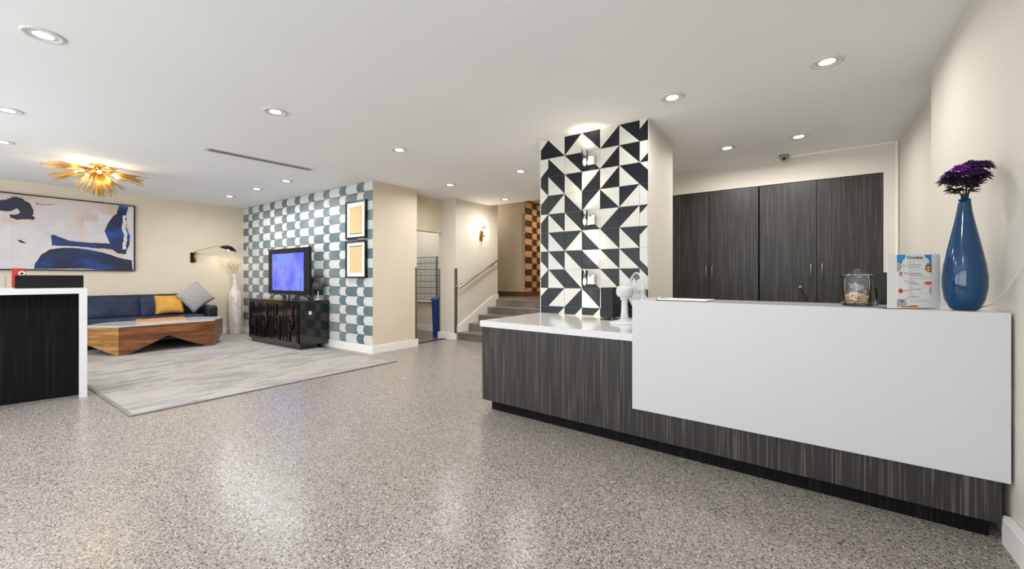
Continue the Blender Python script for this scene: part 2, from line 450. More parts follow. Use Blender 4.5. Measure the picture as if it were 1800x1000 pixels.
# ================================================================ THE SETTING
ZC = 2.733; XL = -10.15; XR = 0.765; YB = -3.2
struct('floor', box(XL-.2, YB-.2, -.1, 1.1, 6.5, 0), 'terrazzo', 'speckled grey terrazzo floor', 'floor')
struct('ceiling', G().box(XL-.2, YB-.2, ZC, 1.1, 5.87, ZC+.12).box(-5.93, 5.87, ZC, 1.1, 6.85, ZC+.12).box(-8.4, 5.87, ZC, -5.93, 6.7, ZC+.12), 'ceil', 'smooth white ceiling', 'ceiling')
struct('wall_left', box(XL-.15, YB, 0, XL, 5.0, ZC), 'wall_tan', 'tan painted wall behind the sofa')
struct('wall_right', box(XR, YB, 0, XR+.3, 4.24, ZC), 'wall', 'beige wall beside the reception counter')
struct('wall_alcove', box(0.88, 4.24, 0, 1.1, 6.4, ZC), 'wall', 'beige side wall of the office alcove')
# wallpapered partition block: wallpaper on the face, tan paint on the end
struct('wall_partition', box(XL, 4.045, 0, -5.54, 4.95, ZC), 'wall_tan', 'tan end face of the partition beside the mail room')
struct('wall_wallpaper', box(XL, 4.040, .128, -5.543, 4.0455, ZC), 'wp_blue', 'wallpapered wall with blue and white overlapping discs')
# tiled pillar core
struct('wall_pillar', box(-2.42, 4.012, 0, -1.222, 4.92, ZC), 'wall', 'beige side of the tiled pillar')
# stair wall / pillar block
struct('wall_stair', box(-5.93, 5.87, 0, -5.47, 7.2, 3.12), 'wall', 'beige wall beside the stairs with the brass sconce')
struct('wall_header', box(-5.99, 4.95, 2.085, -5.85, 5.87, ZC), 'wall_tan', 'tan wall above the mail room opening')
struct('wall_mail', box(-8.3, 6.5, 0, -5.93, 6.65, ZC), 'wall', 'beige wall that holds the mailboxes')
struct('wall_mail_side', box(-8.4, 4.95, 0, -8.25, 6.65, ZC), 'wall', 'side wall of the mail room')
# back wall around the built-in cabinets
struct('wall_back', G().box(-3.4, 6.27, 2.40, .88, 6.9, ZC).box(.745, 6.27, 0, .88, 6.9, 2.40).box(-3.4, 6.27, 0, -1.70, 6.9, 2.40), 'wall', 'beige wall above and beside the dark cabinets')
struct('wall_stair_far', box(-3.5, 5.92, 0, -3.38, 10.2, 3.12), 'dim', 'wall on the far side of the stairs')
struct('wall_upper', G().box(-5.47, 6.85, ZC+.12, -3.4, 6.97, 3.12).box(-5.47, 6.85, ZC, -3.4, 6.93, ZC+.12), 'ceil', 'edge of the lower ceiling over the stairs')
struct('ceiling_landing', box(-8.6, 6.9, 3.12, -3.3, 10.4, 3.24), 'ceil', 'ceiling over the upper landing', 'ceiling')
struct('floor_landing', box(-8.6, 7.135, .6, -3.38, 10.4, .735), 'landing', 'brown tiled floor of the upper landing', 'floor')
struct('wall_landing', box(-8.6, 8.5, .735, -5.623, 8.62, 3.12), 'dim', 'dim taupe wall on the upper landing')
struct('wall_landing_side', box(-8.6, 7.2, .735, -8.45, 8.5, 3.12), 'dim', 'side wall of the upper landing')
struct('wall_landing_wallpaper', box(-5.6245, 8.5005, .85, -5.62, 10.2, 3.12), 'wp_orange', 'brown wall papered with orange discs on the landing')
struct('wall_landing_corner', box(-5.74, 8.62, .735, -5.6245, 10.4, 3.12), 'dim', 'wall behind the orange disc wallpaper on the landing')
struct('wall_landing_end', box(-5.74, 10.2, .735, -3.4, 10.35, 3.12), 'dim', 'far end wall of the upper landing')
struct('baseboard_landing', G().box(-8.45, 8.485, .735, -5.605, 8.5, .85).box(-5.62, 8.485, .735, -5.603, 10.2, .85), 'brown_base', 'dark brown skirting on the landing', 'baseboard')
dr = thing('door_1', 'taupe flush door panel on the upper landing', 'door', (-6.42, 8.5, .85)); dr['kind'] = 'structure'
obj('door_leaf', box(-.9, -.03, 0, .74, 0, 1.90), 'dim', dr)
obj('door_frame', G().box(-.95, -.04, 1.90, .74, 0, 1.935), 'dim', dr)
struct('floor_mail', box(-8.3, 4.95, 0.0, -5.74, 6.5, .006), 'mail_floor', 'grey floor of the mail room', 'floor')
struct('trim_1', box(-5.745, 4.952, .0, -5.715, 5.868, .010), 'black_matte', 'dark threshold strip at the mail room opening', 'trim')

# unseen front wall; its windows are added to bring light in
wfront = G()
for x0, x1 in ((XL-.1, -9.3), (-4.8, -4.2), (.3, XR+.2)): wfront.box(x0, YB-.15, 0, x1, YB, ZC)
wfront.box(-9.3, YB-.15, 2.55, .3, YB, ZC).box(-9.3, YB-.15, 0, .3, YB, .3)
struct('wall_front', wfront, 'wall', 'beige wall around the added windows')
for i, (x0, x1) in enumerate(((-9.3, -4.8), (-4.2, .3))):
    w = thing('window_%d' % (i+1), ('added unseen window nearer the lounge', 'added unseen window nearer the reception counter')[i], 'window', ((x0+x1)/2, YB-.08, .3)); w['kind'] = 'structure'
    h = (x1-x0)/2; fr = G()
    for k in range(4):
        xx = -h+.03+k*(2*h-.06)/3; fr.box(xx-.03, -.03, 0, xx+.03, .03, 2.25)
    fr.box(-h, -.03, 0, h, .03, .05).box(-h, -.03, 2.2, h, .03, 2.25)
    obj('window_frame', fr, 'steel', w)
    for k in range(3):
        a = -h+.06+k*(2*h-.06)/3
        obj('pane', box(a, -.006, .05, a+(2*h-.06)/3-.06, .006, 2.2), 'glass', w)

# baseboards
def base(name, x0, y0, x1, y1, label, h=.128):
    g = G().box(x0, y0, 0, x1, y1, h-.012)
    g.box(x0+.003*(x1-x0 > y1-y0 and 0 or 1), y0, h-.012, x1-.003*(x1-x0 > y1-y0 and 0 or 1), y1, h)
    return struct(name, g, 'trim', label, 'baseboard')
base('baseboard_left', XL, YB, XL+.018, 4.022, 'white baseboard below the large painting')
base('baseboard_wallpaper', XL, 4.022, -5.522, 4.045, 'white baseboard below the blue wallpaper')
base('baseboard_end', -5.54, 4.045, -5.522, 4.968, 'white baseboard round the partition end')
base('baseboard_jamb', -5.85, 4.95, -5.54, 4.968, 'white baseboard inside the mail room opening')
base('baseboard_right', XR-.032, YB, XR, 2.80, 'white baseboard beside the reception counter')
base('baseboard_pillar', -5.945, 5.852, -5.452, 5.87, 'white baseboard on the wall pillar left of the stairs')
base('baseboard_pillar_return', -5.945, 5.87, -5.93, 6.482, 'white baseboard on the mail room side of the wall pillar')
base('baseboard_mail', -8.25, 6.482, -5.945, 6.5, 'white baseboard under the mailboxes')
# stainless corner guards
def guard(loc, rz, label, h=1.25):
    t = G().box(0, 0, 0, .042, .003, h).box(0, 0, 0, .003, .042, h)
    o = obj('corner_guard', t, 'steel', loc=loc); o.rotation_euler = (0, 0, rz)
    return tag(o, label, 'corner guard', 'steel corner guards')
guard((-5.538, 4.9525, .13), -PI/2-PI/2, 'steel corner guard on the partition end by the mail room opening')
guard((-5.467, 5.867, .13), PI/2, 'steel corner guard on the wall pillar beside the bottom stair')
guard((-5.933, 5.867, .13), 0, 'steel corner guard beside the blue bin')

# ---------------------------------------------------------------- tiles on the pillar
XS = [-2.425, -2.327, -2.122, -1.917, -1.712, -1.507, -1.302, -1.217]
TS = 0.205
ZS = [2.733, 2.528, 2.323, 2.113, 1.907, 1.702, 1.492, 1.291, 1.086, 0.884, 0.679]
PAT = ["BR:R BL TL TR BR TR BR:R", "BR:L BL TR BL BR TR BR:L", "TR:R TR TR BR BR TR BL:L", "BR:R TL BL TL BL TL TR:L",
       "BR:R TR TR BL BR TL TL:R", "TR:R TR TL BL TR TR TL:R", "TR:R TR TR BL TR TR BL:R", "BR:R TR BL BL TR TR TR:L",
       "BR:R TL BR TR TR BL TR:L", "TL:L TL TL TL TL TR TL:L"]
wp = bpy.data.objects['wall_pillar']
struct_face = obj('tile_backing', box(-2.425, 4.006, 0, -1.217, 4.0135, ZC), 'grout', wp)
def clip_poly(poly, xa, xb):
    def cl(p, keep, xc):
        out = []
        for i in range(len(p)):
            a, b = p[i], p[(i+1) % len(p)]
            if keep(a[0]): out.append(a)
            if keep(a[0]) != keep(b[0]):
                t = (xc-a[0])/(b[0]-a[0]); out.append((xc, a[1]+t*(b[1]-a[1])))
        return out
    p = cl(poly, lambda x: x >= xa-1e-6, xa)
    return cl(p, lambda x: x <= xb+1e-6, xb) if p else p
for r, rowp in enumerate(PAT):
    zt, zb = ZS[r]-.0015, ZS[r+1]+.0015
    for c, code in enumerate(rowp.split()):
        xa, xb = XS[c]+.0012, XS[c+1]-.0012
        k, _, side = code.partition(':')
        if side == 'R': ta, tb = xb-TS+.003, xb
        elif side == 'L': ta, tb = xa, xa+TS-.003
        else: ta, tb = xa, xb
        cn = {'TL': (ta, zt), 'TR': (tb, zt), 'BR': (tb, zb), 'BL': (ta, zb)}
        order = ['TL', 'TR', 'BR', 'BL']; i = order.index(k)
        blk = [cn[order[i-1]], cn[k], cn[order[(i+1) % 4]]]
        wht = [cn[order[(i+1) % 4]], cn[order[(i+2) % 4]], cn[order[i-1]]]
        g = G()
        for sl, poly in ((0, blk), (1, wht)):
            g.slot = sl
            pp = clip_poly(poly, xa, xb)
            if len(pp) >= 3: g.prism(pp, 'y', 3.998, 4.0055)
        obj('tile', g, ['tile_black', 'tile_white'], wp)
obj('edge_trim', G().box(-1.2225, 3.998, 0, -1.215, 4.012, ZC).box(-2.4315, 3.998, 0, -2.425, 4.012, ZC), 'trim', wp)

# ================================================================ STAIRS
st = thing('staircase', 'grey stone staircase of five steps rising beside the beige wall', 'stairs', (-5.47, 5.92, 0)); st['kind'] = 'structure'
ys = [0, .303, .606, .909, 1.212]
for i, y in enumerate(ys):
    z = .147*(i+1)
    for a, b in ((0, .72), (.723, 1.44), (1.443, 2.09)):
        obj('riser_tile', box(a, y, .147*i, b, y+.02, z-.018), 'step', st)
        if i < 4: obj('tread_tile', box(a, y-.012, z-.018, b, y+.303+.01, z), 'tread', st)
        else: obj('tread_tile', box(a, y-.012, z-.018, b, y+.02, z), 'tread', st)
# white stringer skirting on the stair wall
sk = G(); pts = [(5.905, 0.147), (5.905, .262), (7.02, .815), (7.21, .838), (7.21, .735)]
for i in range(4, -1, -1):
    pts += [(5.92+ys[i], .147*(i+1)), (5.92+ys[i], .147*i)] if i else [(5.92, .147)]
sk.prism([(a, b) for a, b in pts], 'x', -5.47, -5.452)
struct('baseboard_stair', sk, 'trim', 'white stepped skirting rising along the stairs', 'baseboard')
hr = thing('handrail', 'brushed metal handrail on the beige wall above the stairs', 'handrail', (-5.47, 5.87, .95))
obj('rail', G().tube([(.0, .0, .085), (.075, .01, .06), (.075, .06, .075), (.075, 1.32, .66), (.04, 1.335, .665)], .019, 12), 'steel', hr)
for q in (.16, 1.12):
    obj('bracket', G().tube([(0, q, .03+q*.445), (.04, q, .02+q*.445), (.07, q, .03+q*.445)], .007, 8).tube([(.0, q, .03+q*.445), (.006, q, .03+q*.445)], .03, 14), 'steel', hr)

# stair sconce
ss = thing('wall_sconce', 'brass wall sconce glowing above the handrail', 'sconce', (-5.47, 6.62, 2.0))
obj('back_plate', box(0, -.05, -.03, .014, .05, .17, bev=.003), 'brass', ss)
obj('arm', G().tube([(.01, 0, .05), (.05, 0, .03), (.09, 0, .06)], .009, 10).lathe([(.03, 0), (.034, .012), (.03, .02)], (.09, 0, .06), 16), 'brass', ss)
obj('glass_tube', G().lathe([(.028, .08), (.03, .1), (.03, .26), (.027, .26), (.027, .1)], (.09, 0, 0), 20), 'glass', ss)
obj('bulb', G().lathe([(.006, .08), (.014, .12), (.017, .17), (.008, .2), (.001, .21)], (.09, 0, 0), 12), 'bulb', ss)

def point(loc, power, col, r=.03, name='bulb_light'):
    l = bpy.data.lights.new(name, 'POINT'); l.energy = power; l.color = col; l.shadow_soft_size = r
    o = bpy.data.objects.new(name, l); C.objects.link(o); o.location = loc; return o
def spot(loc, direction, power, col, ang, blend=.6, r=.03, name='spot_light'):
    l = bpy.data.lights.new(name, 'SPOT'); l.energy = power; l.color = col; l.spot_size = ang; l.spot_blend = blend; l.shadow_soft_size = r
    o = bpy.data.objects.new(name, l); C.objects.link(o); o.location = loc
    o.rotation_euler = Vector(direction).to_track_quat('-Z', 'Y').to_euler(); return o
point((-5.33, 6.62, 2.20), 4.5, (1, .86, .66), .05)
point((-6.6, 7.9, 2.7), 9, (1, .88, .72), .12, 'landing_lamp_light')
area('landing_lamp_light', (-4.6, 9.0, 3.1), (0, 0, 0), .3, .3, 16, (1, .88, .74))
area('mail_room_light', (-6.9, 5.7, 2.70), (0, 0, 0), .5, .5, 12, (1, .97, .91))

# ================================================================ CEILING LIGHTS
LIGHTS = [((-3.92, .42), 'largest ceiling downlight, above the floor near the black box counter'),
 ((-5.95, .42), 'ceiling downlight directly above the end of the dark bar counter'),
 ((-7.38, .48), 'ceiling downlight at the picture edge in front of the starburst lamp'),
 ((-3.98, 1.85), 'ceiling downlight standing alone in the open ceiling before the long vent'),
 ((-3.96, 3.26), 'ceiling downlight between the long vent and the tiled pillar'),
 ((-6.70, 3.275), 'ceiling downlight nearest the framed prints of three before the wallpaper'),
 ((-7.71, 3.275), 'middle ceiling downlight of three before the wallpaper'),
 ((-8.83, 3.28), 'ceiling downlight of three before the wallpaper, nearest the wall lamp'),
 ((-4.77, 4.98), 'ceiling downlight before the mail room opening'),
 ((-4.755, 6.50), 'ceiling downlight above the stairs'),
 ((-3.33, 4.93), 'ceiling downlight beside the tiled pillar on the stair side'),
 ((-.909, 3.65), 'ceiling downlight just in front of the tiled pillar corner'),
 ((.138, 3.68), 'large ceiling downlight above the reception counter'),
 ((-.736, 5.45), 'ceiling downlight before the dark cabinets, next to the pillar'),
 ((-.04, 5.46), 'ceiling downlight before the dark cabinets, beside the camera dome'),
 ((-3.9, -1.1), 'added unseen downlight over the entrance floor'), ((-7.0, -1.1), 'added unseen downlight over the lounge entrance'), ((-.9, -1.1), 'added unseen downlight over the entrance by the right wall'), ((-1.0, .6), 'added unseen downlight over the middle of the lobby')]  # these last four lie out of view, added to help the lighting
first = None
for (x, y), lab in LIGHTS:
    if first is None:
        first = t = thing('ceiling_downlight', lab, 'ceiling light', (x, y, ZC), 0, 'recessed ceiling downlights')
        obj('trim_ring', G().lathe([(.070, -.001), (.074, -.007), (.092, -.009), (.100, -.004), (.101, .0005)], n=40), 'ledge', t)
        obj('baffle', G().lathe([(.0695, -.004), (.066, -.0015), (.0635, -.0012)], n=40), 'white_plastic', t)
        obj('lens', G().lathe([(.0001, -.0055), (.04, -.005), (.0635, -.002), (.066, -.0008)], n=40), 'lens', t)
    else:
        t = copy_tree(first, (x, y, ZC)); t['label'] = lab
    l = bpy.data.lights.new('downlight_beam', 'AREA'); l.shape = 'DISK'; l.size = .12; l.energy = DOWN * (.92 if y > 5.2 and x > -2 else .9 if y > 4.5 else .5 if x > -1 and y > 3 else 1.0 if x < -5.5 else 1.1); l.color = WARM if y > 3.5 else (.985, .985, 1); l.spread = math.radians(170)
    o = bpy.data.objects.new('downlight_beam', l); C.objects.link(o); o.location = (x, y, ZC-.012)

# ceiling vent
vt = thing('ceiling_vent', 'long narrow linear air vent in the white ceiling', 'vent', (-5.755, 2.53, ZC), math.radians(-4.3))
obj('vent_frame', G().box(-.070, -.64, -.006, -.058, .64, 0).box(.058, -.64, -.006, .070, .64, 0).box(-.058, -.64, -.006, .058, -.60, 0).box(-.058, .60, -.006, .058, .64, 0), 'ledge', vt)
obj('vent_backing', box(-.058, -.60, -.0015, .058, .60, -.0002), 'mail_gap', vt)
sl = None
for k in range(40):
    y = -.59+k*.0303
    if sl is None: sl = obj('slat', box(-.058, -.0055, -.0055, .058, .0055, -.0016), 'grey_plastic', vt, (0, y, 0))
    else: inst(sl, vt, (0, y, 0))

# security dome and conduit
sc = thing('security_camera', 'small silver dome security camera at the ceiling above the cabinets', 'camera', (-.2, 6.19, ZC))
obj('camera_base', G().lathe([(.055, 0), (.055, -.015), (.045, -.03)], n=24), 'steel', sc)
obj('camera_eye', G().ball((0, -.01, -.035), .04), 'grey_plastic', sc)
obj('camera_lens', G().ball((.005, -.042, -.05), .017), 'black', sc)
tag(obj('cable_conduit', G().box(-.13, 6.25, ZC-.022, .865, 6.27, ZC-.002).box(.845, 6.25, 1.2, .865, 6.27, ZC-.022), 'trim'), 'thin white cable conduit running along the ceiling edge and down the corner', 'conduit')

# ================================================================ BUILT-IN CABINETS
def cabinet(x0, x1, xm, label, hz, hx):
    t = thing('tall_cabinet', label, 'cabinet', (x0, 6.27, 0), 0, 'dark built-in cabinets')
    w = x1-x0
    obj('carcass', box(.003, .024, 0.0, w-.003, .58, 2.395), 'lam_cab', t)
    for i, (a, b) in enumerate(((x0, xm), (xm, x1))):
        d = obj('door', box(a-x0+.004, 0, .08, b-x0-.004, .022, 2.392, bev=.0015), 'lam_cab', t)
        hxx = hx[i]-x0
        obj('door_handle', G().tube([(hxx, -.001, hz-.09), (hxx, -.028, hz-.09), (hxx, -.028, hz+.09), (hxx, -.001, hz+.09)], .006, 8), 'steel', d)
    return t
cabinet(-1.68, -.478, -1.066, 'dark wood cabinet pair of doors beside the pillar', 1.28, (-1.105, -1.03))
cabinet(-.470, .745, .136, 'dark wood cabinet pair of doors behind the cookie jar', 1.28, (.075, .185))

# ================================================================ RECEPTION COUNTER
CA = math.atan2(2.789-2.931, .731+2.404)
rc = thing('reception_counter', 'long reception counter of dark striped laminate with a raised white front panel', 'counter', (-2.404, 2.931, 0), CA)
LEN = 3.138
obj('toe_kick', box(.075, .05, 0, LEN-.03, .10, .095), 'lam_dark', rc)
seams = [0, .74, 1.43, 2.28, LEN]
for a, b in zip(seams, seams[1:]):
    obj('front_panel', box(a+(0.0008 if a else 0), 0, .09, b-.0008, .03, .753), 'lam', rc)
obj('end_panel', box(0, .0305, .09, .03, .9, .753), 'lam', rc)
obj('inner_carcass', box(.08, .101, .0, LEN-.05, .55, .74), 'black_matte', rc)
dx = math.cos(CA)
top = G()
# worktop outline in the counter's own frame: front edge, then back to the tiled pillar
def toloc(x, y):
    v = Matrix.Rotation(-CA, 2) @ Vector((x+2.404, y-2.931)); return (v.x, v.y)
o1 = [(-.018, -.012), (1.46, -.012), toloc(-.95, 3.30), toloc(.76, 3.22), toloc(.76, 3.60), toloc(-1.0, 3.66), toloc(-1.16, 3.994), toloc(-2.425, 3.994)]
top.prism(o1, 'z', .754, .807)
obj('worktop', top, 'quartz', rc)
wf = G().box(1.428, -.022, .285, LEN+.022, .0, 1.043).box(1.428, .0, .8075, 1.47, .40, 1.043)
obj('raised_front', wf, 'panel', rc)
obj('raised_shelf', box(1.47, .0, 1.003, LEN+.022, .40, 1.043), 'quartz', rc)
obj('raised_inner_board', box(1.47, .02, .8075, LEN+.02, .05, 1.003), 'panel', rc)

# things on the counter ------------------------------------------------
ZT = 1.043
# vase
vs = thing('vase', 'tall blue glazed bottle vase at the wall end of the counter', 'vase', (.640, 2.905, ZT))
prof = [(.001, .004), (.055, .0), (.075, .008), (.098, .05), (.111, .11), (.112, .16), (.103, .22), (.086, .29), (.068, .36), (.052, .42), (.040, .47), (.033, .51), (.031, .538), (.026, .538), (.028, .50)]
obj('vase_body', G().lathe([(r*.70, z) for r, z in prof], n=48), 'blue_vase', vs)
fl = thing('flower_bunch', 'bunch of dark purple artificial flowers standing in the blue vase', 'flowers', (.640, 2.905, ZT+.50))
rr = random.Random(3)
stems = G()
heads = [(-.052, -.02, .150, 'petal_dark'), (-.022, -.035, .172, 'petal'), (.018, -.01, .190, 'petal_dark'), (.050, .012, .188, 'petal'), (-.038, .03, .15, 'petal_dark'), (.026, .035, .175, 'petal'), (.0, -.04, .145, 'petal_dark'), (.062, -.012, .182, 'petal_dark'), (-.06, .0, .125, 'petal_dark'), (.035, -.035, .150, 'petal_dark'), (-.03, .0, .115, 'petal_dark'), (.03, .01, .12, 'petal_dark'), (.0, -.03, .11, 'petal_dark'), (.055, .0, .14, 'petal_dark')]
for hx_, hy_, hz_, mt in heads:
    stems.tube([(rr.uniform(-.012, .012), rr.uniform(-.012, .012), -.1), (hx_*.2, hy_*.2, .06), (hx_*.8, hy_*.8, hz_-.03)], .0022, 5)
obj('stems', stems, 'leafdark', fl)
def petalhead(c, R, n, rows, tilt):
    g = G()
    c = Vector(c)
    for j in range(rows):
        el = PI/2*(j+.2)/rows
        for k in range(n):
            az = 2*PI*(k+j*.5)/n+rr.uniform(-.12, .12); e = el+rr.uniform(-.15, .15)
            d = Vector((math.cos(az)*math.cos(e), math.sin(az)*math.cos(e), math.sin(e)*.8))
            d = Matrix.Rotation(tilt[0], 3, 'X') @ Matrix.Rotation(tilt[1], 3, 'Y') @ d
            L = R*rr.uniform(.8, 1.1); sd = d.cross(Vector((0, 0, 1))).normalized() if abs(d.z) < .95 else Vector((1, 0, 0))
            w = L*.13; a = c+d*.006; m1 = c+d*L*.6+Vector((0, 0, .004)); tip = c+d*L+Vector((0, 0, -.006))
            vs_ = [g.bm.verts.new(p) for p in (a, m1+sd*w, tip, m1-sd*w)]
            top_ = g.bm.verts.new(m1+Vector((0, 0, .004)))
            for q in range(4): g._f([vs_[q], vs_[(q+1) % 4], top_])
    return g
for i, (hx_, hy_, hz_, mt) in enumerate(heads):
    obj('flower_head', petalhead((hx_, hy_, hz_), .046, 15, 5, (hy_*-5, hx_*5)), mt, fl)
    if mt == 'petal': obj('flower_centre', petalhead((hx_, hy_, hz_+.006), .026, 9, 3, (hy_*-5, hx_*5)), 'petal_pink', fl)
lf = G()
for k in range(110):
    az = rr.uniform(0, 2*PI); r0 = rr.uniform(.008, .05); z = rr.uniform(.075, .14)+r0*.2
    c = Vector((math.cos(az)*r0, math.sin(az)*r0, z)); d = Vector((math.cos(az), math.sin(az), rr.uniform(-.35, .4))).normalized(); L = rr.uniform(.03, .05)
    sd = d.cross(Vector((0, 0, 1))).normalized()*L*.3
    v = [lf.bm.verts.new(p) for p in (c, c+d*L*.5+sd, c+d*L, c+d*L*.5-sd)]; tp = lf.bm.verts.new(c+d*L*.5+Vector((0, 0, .006)))
    for q in range(4): lf._f([v[q], v[(q+1) % 4], tp])
obj('foliage', lf, 'leafdark', fl)['kind'] = 'stuff'

# calendar sign in an acrylic holder
sg = thing('acrylic_sign_holder', 'clear acrylic holder with an October event sheet on the counter', 'sign', (.452, 2.858, ZT), math.radians(37.5))
W_, H_ = .276, .275
sheet = obj('acrylic_panel', G().box(-W_/2, -.003, .004, W_/2, -.001, H_), 'paper', sg)
obj('acrylic_foot', box(-W_/2, -.004, 0, W_/2, .07, .004), 'glass', sg)
paper = obj('paper_sheet', box(-.0905, -.0042, .012, .0905, -.0031, H_-.003), 'paper', sg)
pcol = {}
def pc(rgb):
    k = 'ink_%d_%d_%d' % rgb
    if k not in M: M[k] = mat(k, srgb(*rgb), 0.6, noise=(50, srgb(*[min(255, int(c*1.05)) for c in rgb]), .4))
    return k
def flat(name, pts, rgb, y=-.0049, par=paper):
    obj(name, G().prism(pts, 'y', y, -.0041), pc(rgb), par)
def pxs(x, y): return (-.0905+(x-260)/498*.181, H_-.003-(y-142)/700*.26)
flat('print_shape', [pxs(260, 142), pxs(385, 142), pxs(375, 190), pxs(345, 215), pxs(340, 250), pxs(320, 265), pxs(260, 240)], (40, 140, 210))
flat('print_shape', [pxs(655, 142), pxs(758, 142), pxs(758, 260), pxs(728, 250), pxs(712, 200), pxs(670, 180)], (40, 140, 210))
flat('print_shape', [pxs(260, 240), pxs(320, 265), pxs(335, 290), pxs(310, 350), pxs(260, 375)], (168, 168, 172))
flat('print_shape', [pxs(700, 250), pxs(758, 262), pxs(758, 385), pxs(690, 365), pxs(664, 340), pxs(675, 290)], (160, 108, 48))
flat('print_shape', [pxs(685, 285), pxs(742, 285), pxs(738, 300), pxs(690, 300)], (70, 60, 54), -.0052)
flat('print_shape', [pxs(688, 303), pxs(735, 303), pxs(728, 318), pxs(696, 318)], (240, 240, 240), -.0052)
flat('print_shape', [pxs(695, 335), pxs(728, 335), pxs(722, 352), pxs(702, 352)], (240, 240, 240), -.0052)
flat('print_shape', [pxs(300, 372), pxs(330, 372), pxs(335, 395), pxs(318, 412), pxs(300, 395)], (196, 60, 110))
flat('print_shape', [pxs(312, 405), pxs(322, 400), pxs(345, 430), pxs(332, 432)], (196, 60, 110))
flat('print_shape', [pxs(318, 400), pxs(326, 408), pxs(296, 433), pxs(282, 430)], (150, 40, 84))
flat('print_shape', [pxs(650, 515), pxs(700, 502), pxs(758, 506), pxs(758, 545), pxs(700, 550), pxs(655, 535)], (226, 100, 40))
flat('print_shape', [pxs(758, 560), pxs(735, 585), pxs(722, 625), pxs(735, 670), pxs(758, 690)], (168, 168, 172))
flat('print_shape', [pxs(280+35+34*math.cos(t*PI/6), 632+28*math.sin(t*PI/6)) for t in range(12)], (214, 50, 38))
flat('print_shape', [pxs(290, 605), pxs(318, 598), pxs(335, 612), pxs(308, 616)], (60, 90, 40), -.0052)
flat('print_shape', [pxs(260, 740), pxs(300, 735), pxs(380, 750), pxs(405, 790), pxs(400, 825), pxs(330, 835), pxs(260, 840)], (168, 170, 178))
flat('print_shape', [pxs(312, 755), pxs(355, 758), pxs(350, 780), pxs(318, 782)], (50, 70, 110), -.0052)
flat('print_shape', [pxs(320, 835), pxs(430, 835), pxs(500, 820), pxs(550, 828), pxs(582, 850), pxs(320, 850)], (176, 116, 50))
for y0, x1, hgt, rgb in ((219, 645, 3, 170), (250, 510, 6, 130), (280, 612, 7, 110), (310, 580, 8, 110), (335, 655, 4, 190), (350, 585, 4, 190), (370, 485, 6, 140), (393, 600, 8, 110), (418, 625, 8, 110),
                          (445, 700, 4, 190), (456, 735, 4, 190), (467, 690, 4, 190), (480, 480, 6, 140), (507, 530, 8, 110), (535, 575, 8, 110), (556, 680, 4, 190), (580, 480, 6, 140), (610, 605, 8, 110), (637, 470, 7, 120),
                          (662, 710, 4, 190), (682, 495, 6, 140), (710, 578, 8, 110), (740, 690, 4, 190), (755, 755, 4, 190), (770, 720, 4, 190), (785, 755, 4, 190)):
    flat('text_line', [pxs(432, y0-hgt/2), pxs(x1, y0-hgt/2), pxs(x1, y0+hgt/2), pxs(432, y0+hgt/2)], (rgb, rgb, rgb))
for y0, y1 in ((265, 325), (370, 425), (485, 530), (605, 650), (705, 750)):
    flat('divider_line', [pxs(412, y0), pxs(416, y0), pxs(416, y1), pxs(412, y1)], (120, 120, 120))
def text(body, size, x, z, y, par, m, sx=1.0, name='lettering', align='CENTER', rot=(PI/2, 0, 0), bold=0.0):
    cu = bpy.data.curves.new(name, 'FONT'); cu.body = body; cu.size = size; cu.align_x = align; cu.extrude = .0002; cu.offset = bold
    tmp = bpy.data.objects.new('tmp', cu); C.objects.link(tmp); bpy.context.view_layer.update()
    me = bpy.data.meshes.new_from_object(tmp.evaluated_get(bpy.context.evaluated_depsgraph_get()))
    bpy.data.objects.remove(tmp); me.materials.clear(); me.materials.append(M[m])
    o = bpy.data.objects.new(name, me); C.objects.link(o); o.parent = par
    o.location = (x, y, z); o.rotation_euler = rot; o.scale = (sx, 1, 1); return o
tx, tz = pxs(520, 197)
text('October', .0215, tx, tz, -.0046, paper, 'void', 1.15, bold=.0004)
for (a, b), n_ in zip(((366, 300), (370, 403), (384, 508), (380, 640), (380, 746)), ('02', '10/2', '14', '21', '31')):
    tx, tz = pxs(a, b); text(n_, .010, tx, tz, -.0046, paper, 'void')

# cookie jar
jr = thing('glass_jar', 'lidded round glass jar of biscuits on the counter', 'jar', (.247, 3.03, ZT))
jb = G()
for prof in ([(.001, .0), (.075, 0), (.086, .006), (.088, .02), (.088, .145), (.082, .155), (.082, .160), (.079, .160), (.079, .155), (.084, .143), (.084, .02), (.072, .010), (.001, .010)],):
    jb.lathe([(r*.83, z) for r, z in prof], n=40)
obj('jar_body', jb, 'glass', jr)
obj('jar_lid', G().lathe([(r*.83, z) for r, z in [(.001, .158), (.074, .160), (.090, .163), (.090, .168), (.07, .176), (.03, .183), (.012, .185), (.013, .190), (.024, .195), (.024, .203), (.014, .207), (.001, .207)]], n=40), 'glass', jr)
bis0 = None; bn = 0
rb = random.Random(11)
pile = [(r_*math.cos(a_), r_*math.sin(a_), z_) for z_, n_, R_ in ((.019, 7, .045), (.033, 7, .045), (.047, 6, .038), (.061, 4, .028)) for i_ in range(n_) for a_, r_ in [(2*PI*i_/n_+z_*30, R_ if i_ else .01)]]
